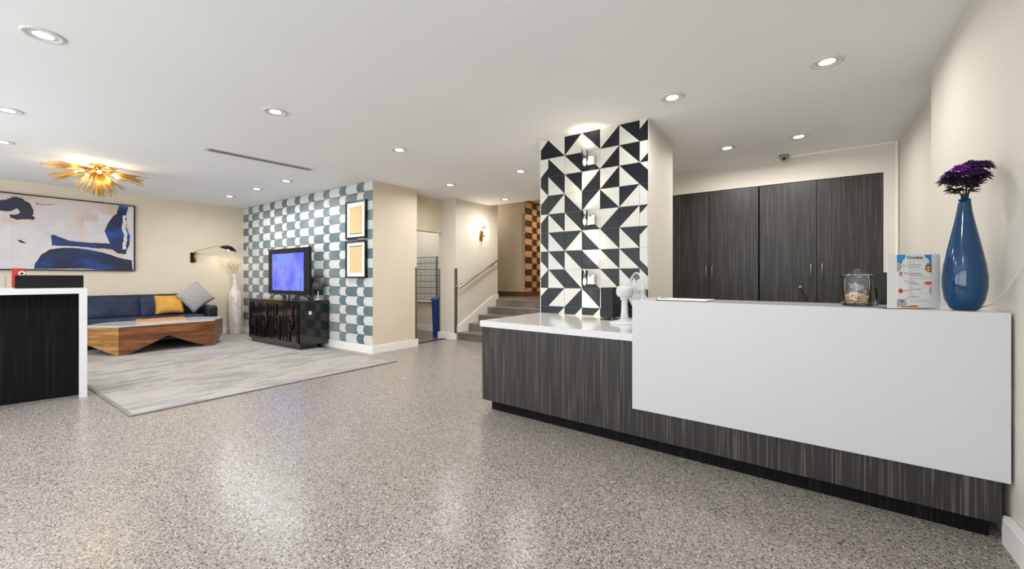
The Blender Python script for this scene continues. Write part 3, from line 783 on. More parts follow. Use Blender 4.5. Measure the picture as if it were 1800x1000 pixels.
for (bx_, by_, bz_) in pile:
    if bis0 is None:
        g = G(); g.sm = True
        for sx_ in (-1, 1):
            for sy_ in (-1, 1): g.ball((sx_*.016, sy_*.0065, 0), .0085, sz=.65, u=8, v=6)
        g.box(-.017, -.0075, -.0048, .017, .0075, .0048, bev=.002)
        bis = bis0 = obj('biscuit', g, 'biscuit')
    else:
        bis = bis0.copy(); C.objects.link(bis)
    bis.location = (.247+bx_, 3.03+by_, ZT+bz_+.001)
    bis.rotation_euler = (rb.uniform(-.35, .35), rb.uniform(-.35, .35), rb.uniform(0, PI))
    tag(bis, 'bone shaped tan biscuit inside the glass jar', 'biscuit', 'biscuits in the glass jar')

# dark monitor with stand behind the jar, glass tumbler
mo = thing('desk_monitor', 'black desk monitor seen edge-on behind the jar and the sign', 'monitor', (.36, 3.34, .807), math.radians(150))
obj('screen_panel', box(-.15, -.012, .10, .15, .012, .425, bev=.004), 'black', mo)
obj('monitor_stand', G().box(-.02, .012, .0, .02, .03, .22).box(-.1, -.06, 0, .1, .07, .012), 'black', mo)
tu = thing('glass_tumbler', 'small clear glass tumbler beside the biscuit jar', 'glass', (.322, 3.075, ZT))
obj('tumbler_body', G().lathe([(.001, 0), (.022, 0), (.028, .10), (.0265, .10), (.021, .004), (.001, .004)], n=24), 'glass', tu)
ph = thing('phone_handset', 'thin black stick leaning up from behind the counter', 'handset', (.02, 3.47, .807))
obj('handset_arm', G().tube([(.05, 0, 0.0), (.015, 0, .20), (-.035, -.01, .325)], [.012, .010, .012], 8), 'black', ph)
obj('handset_tip', G().ball((-.037, -.01, .328), .011), 'steel', ph)
# clipboard with papers
cb = thing('clipboard', 'clipboard holding white paper lying on the counter end', 'clipboard', (-.67, 3.02, ZT), math.radians(-4))
obj('board', box(-.16, -.11, 0, .16, .11, .004), 'black_matte', cb)
obj('paper_stack', box(-.145, -.12, .0042, .165, .105, .009), 'paper', cb)
obj('clip', G().box(-.17, -.05, .004, -.145, .05, .011).tube([(-.16, -.03, .012), (-.175, -.03, .022), (-.175, .03, .022), (-.16, .03, .012)], .003, 6), 'chrome', cb)

# desk fan on the low worktop
fn = thing('desk_fan', 'white oscillating desk fan on the low worktop', 'fan', (-1.25, 3.44, .807), math.radians(40))
ZF = .0
obj('fan_base', G().lathe([(.001, 0), (.125, 0), (.128, .008), (.11, .02), (.05, .032), (.035, .045)], n=36), 'white_plastic', fn)
obj('fan_neck', G().lathe([(.036, .04), (.028, .1), (.024, .22), (.001, .22)], n=24), 'white_plastic', fn)
mh = G()
mh.tube([(-.062, 0, .275), (-.048, 0, .275), (-.01, 0, .275), (.05, 0, .275)], [.034, .048, .052, .052], 24)
mh.box(-.03, -.022, .20, .02, .022, .235, bev=.004)
obj('motor_housing', mh, 'white_plastic', fn)
obj('housing_knob', G().tube([(-.03, 0, .33), (-.03, 0, .355)], .008, 10), 'white_plastic', fn)
cg = G(); R = .155; cx_ = .105; cz_ = .28
for k in range(30):
    a = 2*PI*k/30; ca_, sa_ = math.cos(a), math.sin(a)
    ribs = [(cx_-.045, .05), (cx_-.038, .11), (cx_-.015, .148), (cx_, R), (cx_+.016, .148), (cx_+.04, .10), (cx_+.048, .03)]
    cg.tube([(x_, r_*ca_, cz_+r_*sa_) for x_, r_ in ribs], .0010, 4, caps=False)
obj('cage_ribs', cg, 'white_plastic', fn)
cr = G()
for x_, r_ in ((cx_-.045, .05), (cx_-.038, .11), (cx_, R), (cx_+.04, .10), (cx_+.048, .03)):
    cr.tube([(x_, r_*math.cos(2*PI*k/32), cz_+r_*math.sin(2*PI*k/32)) for k in range(33)], .0026 if r_ < R else .0065, 6, caps=False)
obj('cage_rings', cr, 'white_plastic', fn)
for b_ in range(3):
    a0 = 2*PI*b_/3
    g = G(); pr = []
    for i_ in range(7):
        a = a0+i_*.17; r_ = .13 if 0 < i_ < 6 else .11
        pr.append((cx_-.018+.005*i_, r_*math.cos(a), cz_+r_*math.sin(a)))
    cen = [(cx_-.01, .022*math.cos(a0), cz_+.022*math.sin(a0)), (cx_+.005, .022*math.cos(a0+.9), cz_+.022*math.sin(a0+.9))]
    v1 = [g.bm.verts.new(p) for p in pr+cen[::-1]]; v2 = [g.bm.verts.new((p[0]+.003, p[1], p[2])) for p in pr+cen[::-1]]
    g._f(v1); g._f(v2[::-1])
    for i_ in range(len(v1)): g._f([v1[i_], v1[(i_+1) % len(v1)], v2[(i_+1) % len(v1)], v2[i_]])
    obj('fan_blade', g, 'white_plastic', fn)
obj('fan_hub', G().tube([(.055, 0, cz_), (cx_+.02, 0, cz_)], .024, 16), 'white_plastic', fn)

# speaker
sp = thing('speaker', 'black upright computer speaker on the low worktop beside the fan', 'speaker', (-1.475, 3.72, .807), math.radians(-6))
obj('speaker_body', box(-.062, -.10, .022, .062, .10, .30, bev=.004), 'black', sp)
obj('speaker_base', box(-.062, -.10, .0, .062, .10, .008), 'black', sp)
for a in (-.045, .045):
    for b in (-.08, .08): obj('speaker_foot', G().lathe([(.010, .007), (.010, .024)], (a, b, 0), 12), 'chrome', sp)
bxr = thing('network_router', 'small black box with cable behind the fan', 'router', (-1.09, 3.72, .807))
obj('router_body', box(-.09, -.04, 0, .09, .05, .075, bev=.004), 'black', bxr)
obj('cable', G().tube([(-.03, -.045, .05), (-.06, -.07, .1), (-.02, -.09, .13), (.03, -.07, .1)], .004, 6), 'black', bxr)
ho = thing('paper_holder', 'white plastic organiser behind the fan', 'organiser', (-1.0, 3.80, .807))
obj('organiser_body', G().box(-.13, -.02, .0, .12, -.012, .11).box(-.13, .05, 0, .12, .058, .14).box(-.13, -.02, 0, .12, .058, .01), 'white_plastic', ho)

# cord on the right wall near the vase
tag(obj('power_cord', G().tube([(.62, 3.0, ZT+.004), (.69, 2.965, ZT+.004), (.72, 2.87, ZT+.03), (.74, 2.78, ZT+.10), (.757, 2.66, ZT+.21), (.757, 2.55, ZT+.36), (.757, 2.45, ZT+.6)], .0028, 6), 'white_plastic'), 'thin white cord curving up the wall beside the blue vase', 'cord')

# ================================================================ TILE SCONCES
sc0 = None
for k, z in enumerate((2.323, 1.702, 1.086)):
    lab = ('top crystal wall light on the tiled pillar', 'middle crystal wall light on the tiled pillar', 'lowest crystal wall light on the tiled pillar')[k]
    if sc0 is None:
        t = sc0 = thing('crystal_wall_light', lab, 'wall light', (-1.81, 3.998, z), 0, 'crystal wall lights on the tiled pillar')
        obj('mount_box', box(-.035, -.045, .045, .055, 0, .145, bev=.003), 'chrome', t)
        g = G()
        g.lathe([(.030, .035), (.033, .04), (.033, .19), (.028, .19), (.028, .045), (.001, .045)], (-.035, -.085, 0), 20)
        obj('glass_cylinder', g, 'glass', t)
        obj('crystal_block', box(.0, -.08, .05, .045, -.046, .125, bev=.004), 'frost', t)
        obj('lamp_capsule', G().lathe([(.001, .05), (.012, .055), (.014, .09), (.006, .105), (.001, .107)], (-.035, -.085, 0), 12), 'bulb', t)
        obj('arm', G().tube([(-.03, -.04, .06), (-.035, -.06, .045), (-.035, -.085, .04)], .007, 8), 'chrome', t)
    else:
        t = copy_tree(sc0, (-1.81, 3.998, z)); t['label'] = lab
    for d, zz, pw in ((1, .205, 3.6), (-1, .03, 3.6)):
        spot((-1.83, 3.925, z+zz), (0, .16, d), pw, (1, .82, .56), math.radians(115), .9, .02)

# ================================================================ LEFT BAR COUNTER
ang = math.radians(8)
bc = thing('bar_counter', 'dark laminate bar counter wrapped in a white waterfall top and leg', 'counter', (-5.893, .926, 0), -ang)
# local: -y runs along the front away from the white leg, -x is behind
obj('waterfall_leg', box(-.62, -.058, 0, 0, 0, 1.041), 'quartz', bc)
obj('bar_top', box(-.62, -2.3, 1.041, 0, 0, 1.098), 'quartz', bc)
for a, b in ((-.0605, -1.2), (-1.202, -2.24)):
    obj('bar_front', box(-.20, b, .0, -.17, a, 1.040), 'lam_dark', bc)
obj('bar_carcass', box(-.60, -2.24, .0, -.201, -.0605, 1.040), 'black_matte', bc)
obj('wall_socket', G().box(-.0, -.045, .80, .002, -.02, .835), 'ledge', bc)
bb = thing('long_black_box', 'long low black box on top of the bar counter', 'box', (-5.98, .925, 1.098), -ang)
obj('box_body', box(-.22, -.46, 0, 0, -.012, .118, bev=.002), 'black_matte', bb)
obj('box_rim', box(-.22, -.46, .1185, 0, -.012, .126, bev=.003), 'black', bb)
rs = thing('red_card_holder', 'clear stand with a red patterned card behind the black box', 'card holder', (-6.32, .50, 1.098), -ang+PI/2)
obj('holder_base', G().box(-.07, .0, 0, .07, .09, .004).box(-.07, 0, 0, -.066, .09, .12), 'glass', rs)
obj('red_card', box(-.03, .03, .004, .06, .034, .195), 'red', rs)
obj('card_circle', G().tube([(.035, .0285, .145), (.035, .0298, .145)], .022, 20), 'paper', rs)
obj('card_dot', G().tube([(.035, .0275, .143), (.035, .0284, .143)], .012, 16), 'black', rs)

# ================================================================ LOUNGE
rg = thing('area_rug', 'large distressed grey rug with a bound edge under the coffee table', 'rug', (-7.15, 2.43, 0))
obj('rug_pile', box(-2.75, -1.40, .001, 2.385, 1.40, .010), 'rug', rg)
e = G().box(-2.78, -1.43, .001, 2.415, -1.401, .012, bev=.003).box(-2.78, 1.401, .001, 2.415, 1.43, .012, bev=.003).box(2.386, -1.40, .001, 2.415, 1.40, .012, bev=.003).box(-2.78, -1.40, .001, -2.751, 1.40, .012, bev=.003)
obj('rug_binding', e, 'rug_edge', rg)

RZ = .0125
# sofa
so = thing('sofa', 'long navy velvet sofa with charcoal arms against the tan wall', 'sofa', (-10.13, 1.75, 0))
obj('sofa_frame', box(0.005, -1.5, .12, .70, 1.5, .34, bev=.015), 'velvet_dark', so)
obj('sofa_back', G().prism([(.01, .34), (.20, .34), (.12, .885), (.01, .885)], 'y', -1.5, 1.5), 'velvet_dark', so)
for a, b in ((-1.36, -.44), (-.43, .49), (.50, 1.34)):
    g = G(); g.sm = True
    nx, nz = 10, 8
    grid = [[None]*(nz+1) for _ in range(nx+1)]
    for i in range(nx+1):
        for j in range(nz+1):
            u, v = i/nx, j/nz
            bul = .05*(1-abs(2*u-1)**4)*(1-abs(2*v-1)**4)
            dim = -.012 if (i in (3, 7) and j in (3, 5)) else 0
            grid[i][j] = g.bm.verts.new((.205-.085*v+bul+dim+.02, a+u*(b-a), .48+v*.385))
    for i in range(nx):
        for j in range(nz): g._f([grid[i][j], grid[i+1][j], grid[i+1][j+1], grid[i][j+1]])
    rim = [grid[i][0] for i in range(nx+1)]+[grid[nx][j] for j in range(1, nz+1)]+[grid[i][nz] for i in range(nx-1, -1, -1)]+[grid[0][j] for j in range(nz-1, 0, -1)]
    bk = [g.bm.verts.new((v.co.x-.05, v.co.y, v.co.z)) for v in rim]
    for i in range(len(rim)): g._f([rim[i], rim[(i+1) % len(rim)], bk[(i+1) % len(rim)], bk[i]])
    obj('back_cushion', g, 'velvet', so)
    st_ = box(.22, a, .34, .715, b, .50, bev=.03)
    obj('seat_cushion', st_, 'velvet', so)
for a, b in ((-1.66, -1.40), (1.36, 1.56)):
    obj('armrest', box(.01, a, .10, .70, b, .66, bev=.05), 'velvet_dark', so)
for a in (-1.5, 1.42):
    for x_ in (.08, .62): obj('sofa_leg', G().lathe([(.018, RZ), (.026, .12)], (x_, a, 0), 12), 'black', so)
def cushion(name, w, h, t, m_, parent, piping=True):
    g = G(); g.sm = True; n = 12
    def sh(u, v): return t/2*(max(0, (1-abs(u)**2.5)*(1-abs(v)**2.5)))**.5
    fr = [[g.bm.verts.new((sh(2*i/n-1, 2*j/n-1), (2*i/n-1)*w/2*(1-.07*(1-abs(2*j/n-1)**2)), (2*j/n-1)*h/2*(1-.07*(1-abs(2*i/n-1)**2)))) for j in range(n+1)] for i in range(n+1)]
    bk = [[(fr[i][j] if i in (0, n) or j in (0, n) else g.bm.verts.new((-fr[i][j].co.x, fr[i][j].co.y, fr[i][j].co.z))) for j in range(n+1)] for i in range(n+1)]
    for i in range(n):
        for j in range(n):
            g._f([fr[i][j], fr[i+1][j], fr[i+1][j+1], fr[i][j+1]])
            g._f([bk[i][j+1], bk[i+1][j+1], bk[i+1][j], bk[i][j]])
    return obj(name, g, m_, parent)
p1 = tag(cushion('throw_pillow', .44, .36, .15, 'mustard', None), 'mustard yellow throw pillow on the navy sofa', 'pillow', 'throw pillows on the sofa')
p1.location = (-9.66, 2.60, .70); p1.rotation_euler = (0, math.radians(-14), 0)
p2 = tag(cushion('throw_pillow', .46, .46, .15, 'weave', None), 'grey patterned throw pillow tilted on its corner in the sofa corner', 'pillow', 'throw pillows on the sofa')
p2.location = (-9.62, 2.99, .825)
p2.rotation_mode = 'QUATERNION'; p2.rotation_quaternion = (Matrix.Rotation(math.radians(-10), 3, 'Y') @ Matrix.Rotation(math.radians(38), 3, 'X')).to_quaternion()

# coffee table: faceted octagonal walnut body, zig-zag underside
ct = thing('coffee_table', 'large faceted walnut coffee table with a pale marble top', 'table', (-8.95, 2.30, RZ))
Hh = .447
oc = [(.45, -.63), (.45, .63), (.02, .90), (-.10, .90), (-.45, .63), (-.45, -.63), (-.10, -.90), (.02, -.90)]
low = [(.42, -.60), (.42, .60), (.03, .86), (-.10, .86), (-.42, .60), (-.42, -.60), (-.10, -.86), (.03, -.86)]
def facet(i, m_):
    a, b = Vector(oc[i]), Vector(oc[(i+1) % 8])
    L = (b-a).length; n_ = Vector(((b-a).y, -(b-a).x)).normalized()
    if i in (0, 4):  pts_ = [(0, 0), (.10, 0), (.36, .12), (.60, .245), (.86, .12), (1.14, 0), (L, 0), (L, Hh-.02), (0, Hh-.02)]
    elif i in (1, 5): pts_ = [(0, 0), (.05, 0), (L, .16), (L, Hh-.02), (0, Hh-.02)]
    elif i in (3, 7): pts_ = [(0, .16), (L-.05, 0), (L, 0), (L, Hh-.02), (0, Hh-.02)]
    else: pts_ = [(0, .16), (L, .16), (L, Hh-.02), (0, Hh-.02)]
    g = G(); f, k = [], []
    for s_, z_ in pts_:
        p = a+(b-a)*(s_/L); inset = n_*-.03*(1-z_/Hh)
        f.append(g.bm.verts.new((p.x+inset.x*0, p.y+inset.y*0, z_)))
        k.append(g.bm.verts.new((p.x-n_.x*.022, p.y-n_.y*.022, z_)))
    g._f(f); g._f(k[::-1])
    for q in range(len(f)): g._f([f[q], f[(q+1) % len(f)], k[(q+1) % len(f)], k[q]])
    obj('side_panel', g, m_, ct)
for i in range(8): facet(i, 'walnut_pale' if i == 7 else 'walnut')  # one front facet is paler than the others
obj('table_top', G().prism([(x*.985, y*.99) for x, y in oc], 'z', Hh-.0195, Hh+.004), 'marble', ct)
tr = thing('serving_tray', 'pale wood serving tray with brass corners on the marble table top', 'tray', (-9.02, 2.32, RZ+Hh+.004), math.radians(3))
obj('tray_bottom', box(-.15, -.30, 0, .15, .30, .008), 'tray', tr)
for a in ((-.15, -.30, .008, .15, -.285, .04), (-.15, .285, .008, .15, .30, .04), (-.15, -.285, .008, -.138, .285, .035), (.138, -.285, .008, .15, .285, .035)): obj('tray_side', box(*a), 'tray', tr)
for s_ in (-1, 1): obj('tray_handle', G().tube([(-.05, s_*.292, .035), (-.045, s_*.3, .058), (.045, s_*.3, .058), (.05, s_*.292, .035)], .006, 8), 'brass', tr)

# painting
pt = thing('abstract_painting', 'large framed abstract canvas with navy shapes on the tan wall', 'painting', (XL, 0, 0))
y0, y1, z0, z1 = -.35, 2.215, 1.32, 2.53
obj('canvas_sheet', box(.002, y0+.015, z0+.015, .028, y1-.015, z1-.015), 'canvas', pt)
fr = G().box(.0, y0, z0, .045, y1, z0+.016).box(.0, y0, z1-.016, .045, y1, z1).box(.0, y0, z0+.016, .045, y0+.016, z1-.016).box(.0, y1-.016, z0+.016, .045, y1, z1-.016)
obj('picture_frame', fr, 'black', pt)
def brush(name, pts_, m_, x=.0305, jag=.006, seed=1):
    rj = random.Random(seed); out = []
    n_ = len(pts_)
    for i in range(n_):
        a, b = Vector(pts_[i]), Vector(pts_[(i+1) % n_]); k_ = max(1, int((b-a).length/.03))
        for q in range(k_):
            p = a+(b-a)*q/k_; out.append((min(max(p.x+rj.uniform(-jag, jag), y0+.018), y1-.018), min(max(p.y+rj.uniform(-jag, jag), z0+.018), z1-.018)))
    obj(name, G().prism(out, 'x', .0282, x), m_, pt)
brush('pale_patch', [(0.758, 2.029), (1.288, 2.165), (1.344, 2.025), (1.18, 1.906), (1.169, 1.881), (1.18, 1.731), (1.355, 1.726), (1.159, 1.674), (1.053, 1.574), (0.986, 1.345), (0.763, 1.349)], 'pale_paint', .0288, .002)
brush('pale_patch', [(1.554, 2.179), (1.727, 2.181), (1.727, 2.334), (1.926, 2.325), (1.813, 2.071), (1.863, 1.818), (1.554, 1.846)], 'pale_paint', .0288, .002)
brush('pale_patch', [(-.3, 1.36), (.755, 1.36), (.755, 2.05), (.3, 2.2), (-.3, 2.0)], 'pale_paint', .0286, .004, 4)
brush('pale_patch', [(2.121, 2.491), (2.194, 2.492), (2.194, 1.349), (2.081, 1.63), (2.148, 1.961), (2.094, 2.363)], 'pale_paint', .0288, .002)
brush('navy_shape', [(0.60, 2.388), (0.696, 2.412), (0.768, 2.469), (0.871, 2.454), (0.941, 2.388), (0.981, 2.301), (0.976, 2.222), (0.956, 2.197), (0.997, 2.155), (0.971, 2.121), (0.896, 2.135), (0.812, 2.11), (0.744, 2.133), (0.734, 2.184), (0.812, 2.194), (0.846, 2.244), (0.802, 2.299), (0.744, 2.238), (0.677, 2.23), (0.60, 2.254)], 'bluepaint', seed=2, jag=.008)
brush('navy_shape', [(1.997, 2.508), (2.121, 2.5), (2.094, 2.363), (2.094, 2.116), (2.148, 1.961), (2.134, 1.801), (2.094, 1.692), (2.088, 1.63), (1.99, 1.634), (1.907, 1.708), (1.838, 1.713), (1.643, 1.718), (1.468, 1.733), (1.355, 1.734), (1.18, 1.731), (1.167, 1.897), (1.201, 1.908), (1.377, 1.825), (1.607, 1.808), (1.876, 1.81), (1.807, 2.019), (1.838, 2.142), (1.914, 2.306), (1.964, 2.347)], 'bluepaint', seed=3, jag=.004)
brush('navy_shape', [(0.986, 1.345), (0.997, 1.431), (1.064, 1.574), (1.159, 1.666), (1.288, 1.700), (1.468, 1.706), (1.643, 1.683), (1.863, 1.619), (2.003, 1.556), (2.168, 1.518), (2.181, 1.331), (1.739, 1.34), (1.537, 1.355), (1.095, 1.345)], 'bluepaint', seed=4, jag=.003)
brush('white_stroke', [(2.05, 2.33), (2.085, 2.33), (2.09, 2.10), (2.11, 1.95), (2.085, 1.72), (2.045, 1.72), (2.06, 1.95), (2.04, 2.1)], 'pale_paint', .0318, .010, 5)
brush('ink_mark', [(0.797, 1.805), (0.817, 1.794), (0.846, 1.794), (0.871, 1.777), (0.911, 1.744), (0.846, 1.755), (0.821, 1.78)], 'black', .030, .003, 6)
obj('signature', G().tube([(.0305, a, b) for a, b in [(1.002, 2.413), (1.017, 2.37), (1.02, 2.42), (1.033, 2.384), (1.05, 2.40), (1.064, 2.375), (1.085, 2.39), (1.106, 2.383), (1.125, 2.405), (1.148, 2.391), (1.17, 2.41), (1.217, 2.417)]], .0028, 5), 'black', pt)

# wall lamp
wl = thing('swing_arm_wall_lamp', 'black shaded swing-arm wall lamp with a brass stem by the room corner', 'lamp', (XL, 3.11, 1.61))
obj('lamp_plate', box(.0, -.045, -.10, .025, .045, .10, bev=.003), 'black', wl)
obj('lamp_stem', G().tube([(.045, .025, -.09), (.045, .025, .11)], .018, 14), 'brass', wl)
obj('lamp_arm', G().tube([(.045, .025, .10), (.05, .03, .135), (.20, .30, .23), (.27, .44, .255)], .006, 8), 'brass', wl)
g = G(); g.lathe([(.012, .045), (.05, .04), (.10, .015), (.145, -.03), (.150, -.045), (.143, -.043), (.095, .003), (.045, .028), (.001, .03)], n=32, rfun=lambda t, z: 1.0)
shd = obj('lamp_shade', g, 'black', wl, (.31, .53, .215)); shd.rotation_euler = (math.radians(-14), math.radians(8), 0)
obj('lamp_bulb', G().ball((.31, .525, .185), .022), 'bulb', wl)
spot((XL+.31, 3.64, 1.775), (-.15, .05, -1), 5, (1, .82, .58), math.radians(150), .5, .03)

# floor vase
fv = thing('floor_vase', 'tall ribbed white floor vase in the corner by the wallpaper', 'vase', (-9.90, 3.775, .0))
wob = lambda t, z: 1+.05*math.sin(9*t+z*2.5)+.03*math.sin(3*t+z*7)
obj('vase_body', G().lathe([(.001, .0), (.095, 0), (.10, .02), (.104, .12), (.118, .32), (.115, .55), (.122, .75), (.108, .88), (.06, .96), (.038, 1.05), (.034, 1.18), (.042, 1.26), (.046, 1.28), (.036, 1.28), (.03, 1.2)], n=54, rfun=wob), 'white_vase', fv)
pp = thing('pampas_grass', 'spray of pinkish dried pampas grass in the floor vase', 'plant', (-9.90, 3.775, 1.2))
rp = random.Random(5)
for k in range(13):
    az = 2*PI*k/13; ln = rp.uniform(.22, .36); lean = rp.uniform(.25, .75)
    d = Vector((math.cos(az)*lean*.55+.03, math.sin(az)*lean*.55-.05, 1)).normalized()
    base_ = Vector((0, 0, .03)); g = G()
    cpts = [base_+d*ln*q+Vector((math.cos(az), math.sin(az), -.6))*(.07*q*q) for q in (0, .3, .6, .85, 1)]
    g.tube(cpts, [.0022, .0022, .002, .0016, .001], 4)
    for q in range(26):
        tt = .4+.6*q/26; i_ = min(3, int(tt*4)); c_ = cpts[i_].lerp(cpts[i_+1], min(1, tt*4-i_))
        dd = (d+Vector((rp.uniform(-1, 1), rp.uniform(-1, 1), rp.uniform(-.5, .9)))*.75).normalized()*rp.uniform(.03, .06)
        g.tube([c_, c_+dd], [.0016, .0006], 3, caps=False)
    obj('plume', g, 'pampas', pp)

# media cabinet
mc = thing('media_cabinet', 'glossy black lacquered cabinet with scrolled relief doors', 'cabinet', (-8.60, 3.50, 0))
Wc = 1.86; zb = .075; zt = .814
obj('plinth', box(.06, .04, .012, Wc-.04, .33, zb), 'gloss', mc)
obj('cabinet_body', box(0, .022, zb, Wc, .52, zt-.025, bev=.003), 'gloss', mc)
obj('cabinet_top', box(-.005, -.004, zt-.0245, Wc+.005, .522, zt, bev=.003), 'gloss', mc)
dw = (Wc-.06)/4
for k in range(4):
    a = .03+k*dw; d = obj('door', box(a+.003, .004, zb+.03, a+dw-.003, .0215, zt-.045, bev=.002), 'gloss', mc)
    sgn = 1 if k % 2 == 0 else -1; cx0 = a+dw/2; cz0 = (zb+zt)/2-.02
    for q in (-.17, -.06, .06, .17):
        obj('relief_bar', box(cx0+q-.018, -.006, zb+.05, cx0+q+.018, .0035, zt-.065, bev=.003), 'gloss', d) if abs(q) > .1 else None
    # hooked scroll: bar + ring, top bar on one side and lower bar on the other
    g = G()
    for (zz0, zz1, s_) in ((cz0, zt-.065, -sgn), (zb+.05, cz0, sgn)):
        g.box(cx0+s_*.055-.026, -.012, min(zz0, zz1), cx0+s_*.055+.026, .0035, max(zz0, zz1), bev=.004)
    g.tube([(cx0+.055*math.cos(2*PI*i/28), -.006, cz0+.10*math.sin(2*PI*i/28)) for i in range(29)], .022, 8, caps=False)
    obj('scroll_relief', g, 'black', d)
    obj('door_knob', G().ball((cx0, -.018, cz0), .022, sy=.5), 'black', d)
obj('white_sticker', G().prism([(.19+.028*math.cos(t*PI/4)*(1.25 if t % 2 else .8), .61+.034*math.sin(t*PI/4)*(1.2 if t % 2 else .85)) for t in range(8)], 'x', Wc+.0002, Wc+.002), 'paper', mc)
# television
tv = thing('television', 'flat black television showing a blue picture on the cabinet', 'television', (-7.605, 3.76, zt))
obj('bezel', box(-.733, -.012, .085, .733, .028, .915, bev=.004), 'black', tv)
obj('screen', box(-.572, -.0145, .155, .548, -.0125, .825), 'screen', tv)
for s_ in (-1, 1):
    obj('stand_foot', G().tube([(s_*.42, -.13, .008), (s_*.42, -.03, .075), (s_*.42, .04, .085), (s_*.42, .17, .008)], .009, 8), 'black', tv)
    obj('corner_clip', box(s_*.725-.006, -.02, .905, s_*.725+.006, .0, .94), 'black', tv)
obj('rear_post', box(-.012, .005, .0, .012, .02, .09), 'black', tv)
fg = thing('bird_figurine', 'tiny black forked ornament on the cabinet corner beside the television', 'ornament', (-8.44, 3.60, zt))
obj('figurine_body', G().tube([(0, 0, 0), (0, 0, .018), (-.03, 0, .055)], .008, 6).tube([(0, 0, .016), (.035, 0, .05)], .007, 6), 'black', fg)
gl = thing('table_ornament', 'fern patterned dark globe on a white stem behind the television', 'ornament', (-6.865, 3.90, zt))
obj('ornament_stem', G().lathe([(.001, 0), (.05, 0), (.05, .01), (.012, .03), (.010, .14), (.02, .16)], n=20), 'white_plastic', gl)
obj('ornament_globe', G().lathe([(.02, .155), (.08, .18), (.105, .22), (.10, .27), (.06, .30), (.001, .305)], n=28), 'leafdark', gl)
for k in range(9):
    az = 2*PI*k/9; g = G()
    for q in range(5):
        z_ = .185+q*.022; r_ = .095+.012*(1-abs(q-2)/2)
        g.tube([(r_*math.cos(az+.02), r_*math.sin(az+.02), z_), (r_*math.cos(az+.22), r_*math.sin(az+.22), z_+.014)], .0022, 4)
        g.tube([(r_*math.cos(az+.02), r_*math.sin(az+.02), z_), (r_*math.cos(az-.18), r_*math.sin(az-.18), z_+.014)], .0022, 4)
    obj('fern_relief', g, 'grey_plastic', gl)

# framed prints
for lab, za, zb_ in (('upper black framed sand coloured print on the wallpaper', 1.838, 2.447), ('lower black framed sand coloured print on the wallpaper', 1.195, 1.795)):
    t = thing('framed_print', lab, 'picture', (-5.942, 4.04, za), 0, 'framed prints on the wallpaper')
    w = .272; h = zb_-za
    obj('picture_frame', G().box(-w, -.042, 0, w, -.001, .022).box(-w, -.042, h-.022, w, -.001, h).box(-w, -.042, .022, -w+.022, -.001, h-.022).box(w-.022, -.042, .022, w, -.001, h-.022), 'black', t)
    obj('mat_board', box(-w+.022, -.026, .022, w-.022, -.003, h-.022), 'mat_board', t)
    obj('print', box(-w+.10, -.0285, .085, w-.115, -.0262, h-.09), 'beige_print', t)
    obj('print_edge', box(-w+.10, -.0295, .070 if 'upper' in lab else h-.09, w-.095, -.0262, .082 if 'upper' in lab else h-.078), 'steel' if 'upper' in lab else 'black_matte', t)

# small switch on the corner of the wallpaper
tag(obj('wall_outlet', G().box(-10.0, 4.034, 1.78, -9.93, 4.0398, 1.89, bev=.002).box(-9.972, 4.030, 1.815, -9.958, 4.034, 1.855), 'white_plastic'), 'small white wall outlet on the wallpaper near the corner', 'outlet')
tag(obj('sofa_wall_outlet', G().box(XL+.0002, 3.36, .42, XL+.006, 3.43, .54, bev=.002).box(XL+.006, 3.38, .45, XL+.009, 3.41, .47).box(XL+.006, 3.38, .49, XL+.009, 3.41, .51), 'white_plastic'), 'small white outlet low on the tan wall beside the sofa arm', 'outlet')

# starburst ceiling lamp
cl = thing('starburst_ceiling_lamp', 'gold starburst ceiling lamp glowing over the lounge', 'ceiling lamp', (-7.83, 1.33, ZC))
obj('canopy', G().lathe([(.001, -.035), (.05, -.03), (.075, -.012), (.08, 0)], n=28), 'gold', cl)
obj('hub', G().ball((0, 0, -.07), .045), 'gold', cl)
rc_ = random.Random(9)
clusters = [(2*PI*k/8+.2, (-.04, -.24)[k % 2], .49, 20, .17) for k in range(8)]
for az, el, L0, n_, sp_ in clusters:
    g = G()
    for q in range(n_):
        a = az+rc_.gauss(0, sp_); e_ = el+rc_.uniform(-.13, .07); L = L0*rc_.uniform(.8, 1.08)
        d = Vector((math.cos(a)*math.cos(e_), math.sin(a)*math.cos(e_), math.sin(e_)))
        o0 = Vector((0, 0, -.07)); g.tube([o0+d*.04, o0+d*L], .0042, 4)
    obj('rod_fan', g, 'gold', cl)['kind'] = 'stuff'
g = G()
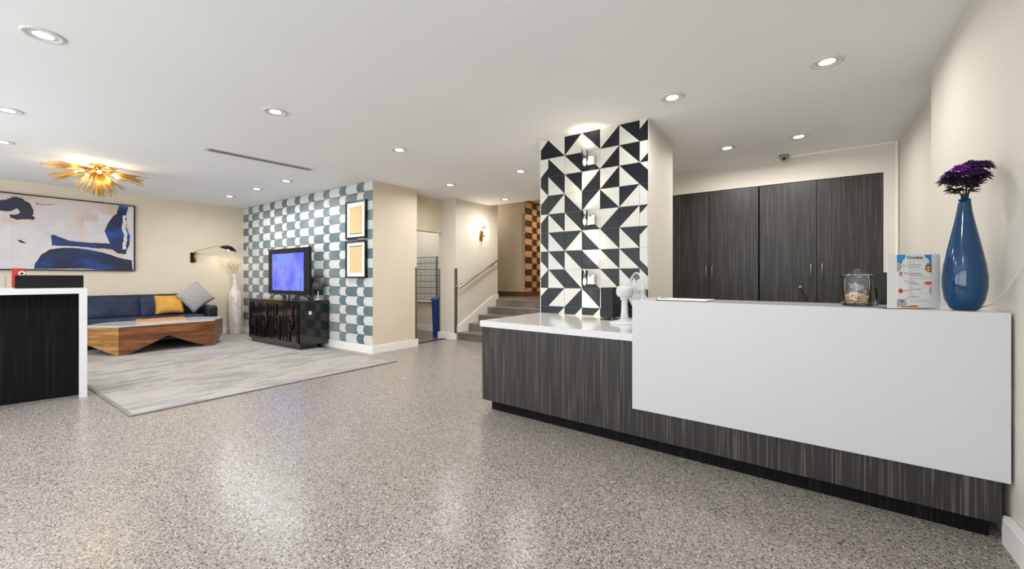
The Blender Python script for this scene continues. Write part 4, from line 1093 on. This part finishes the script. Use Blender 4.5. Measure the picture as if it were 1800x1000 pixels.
for q in range(70):
    a = rc_.uniform(0, 2*PI); po = rc_.uniform(.05, .95); L = rc_.uniform(.30, .38)
    d = Vector((math.sin(po)*math.cos(a), math.sin(po)*math.sin(a), -math.cos(po)))
    g.tube([d*.04+Vector((0, 0, -.07)), d*L+Vector((0, 0, -.07))], .0036, 4)
obj('rod_fan', g, 'gold', cl)['kind'] = 'stuff'
for k in range(7):
    a = 2*PI*k/7+.8
    p = Vector((.20*math.cos(a), .20*math.sin(a), -.13))
    b_ = obj('bulb', G().ball(p, .022, u=12, v=8), 'bulb', cl)
    obj('socket', G().tube([(0, 0, -.07), tuple(p*.92)], .007, 8), 'gold', cl)
    point((cl.location.x+p.x, cl.location.y+p.y, ZC-.165), 2.4, (1, .80, .52), .03)

# ================================================================ MAIL ROOM
def mailboxes(x0, cols, label):
    cw = .156; t = thing('mailbox_unit', label, 'mailboxes', (x0, 6.5, .71), 0, 'aluminium mailbox units')
    obj('mailbox_frame', box(-.012, -.02, -.005, cols*cw+.012, 0, .955), 'mail_gap', t)
    zr = .0; d0 = None
    for r in range(7):
        for c in range(cols):
            if d0 is None:
                d0 = obj('mailbox_door', G().box(.003, -.028, .004, cw-.003, -.0205, .128, bev=.002).box(.03, -.030, .075, cw-.03, -.028, .10), 'mailbox', t, (0, 0, 0))
                lk = obj('lock', G().tube([(.115, -.034, .058), (.115, -.028, .058)], .009, 10), 'black', d0)
            else:
                d = inst(d0, t, (c*cw, 0, r*.1355))
                inst(lk, d)
    return t
mailboxes(-7.245, 4, 'wall unit of aluminium mailboxes with seven rows of doors')
mailboxes(-6.585, 3, 'second aluminium mailbox unit half hidden by the wall pillar')
tag(obj('mail_ledge', box(-7.3, 6.44, .66, -5.95, 6.499, .70), 'trim'), 'white ledge under the aluminium mailboxes', 'ledge')
bn = thing('recycling_bin', 'slim blue recycling bin at the mail room opening', 'bin', (-6.05, 5.985, .006))
obj('bin_body', G().prism([(-.08, 0), (.08, 0), (.12, .73), (-.12, .73)], 'x', -.08, .08), 'bin', bn)
obj('bin_rim', G().box(-.095, -.135, .73, .095, .135, .76, bev=.006), 'bin', bn)
obj('bin_lid', G().prism([(-.13, .76), (.13, .76), (.10, .79), (-.10, .79)], 'x', -.09, .09), 'bin', bn)
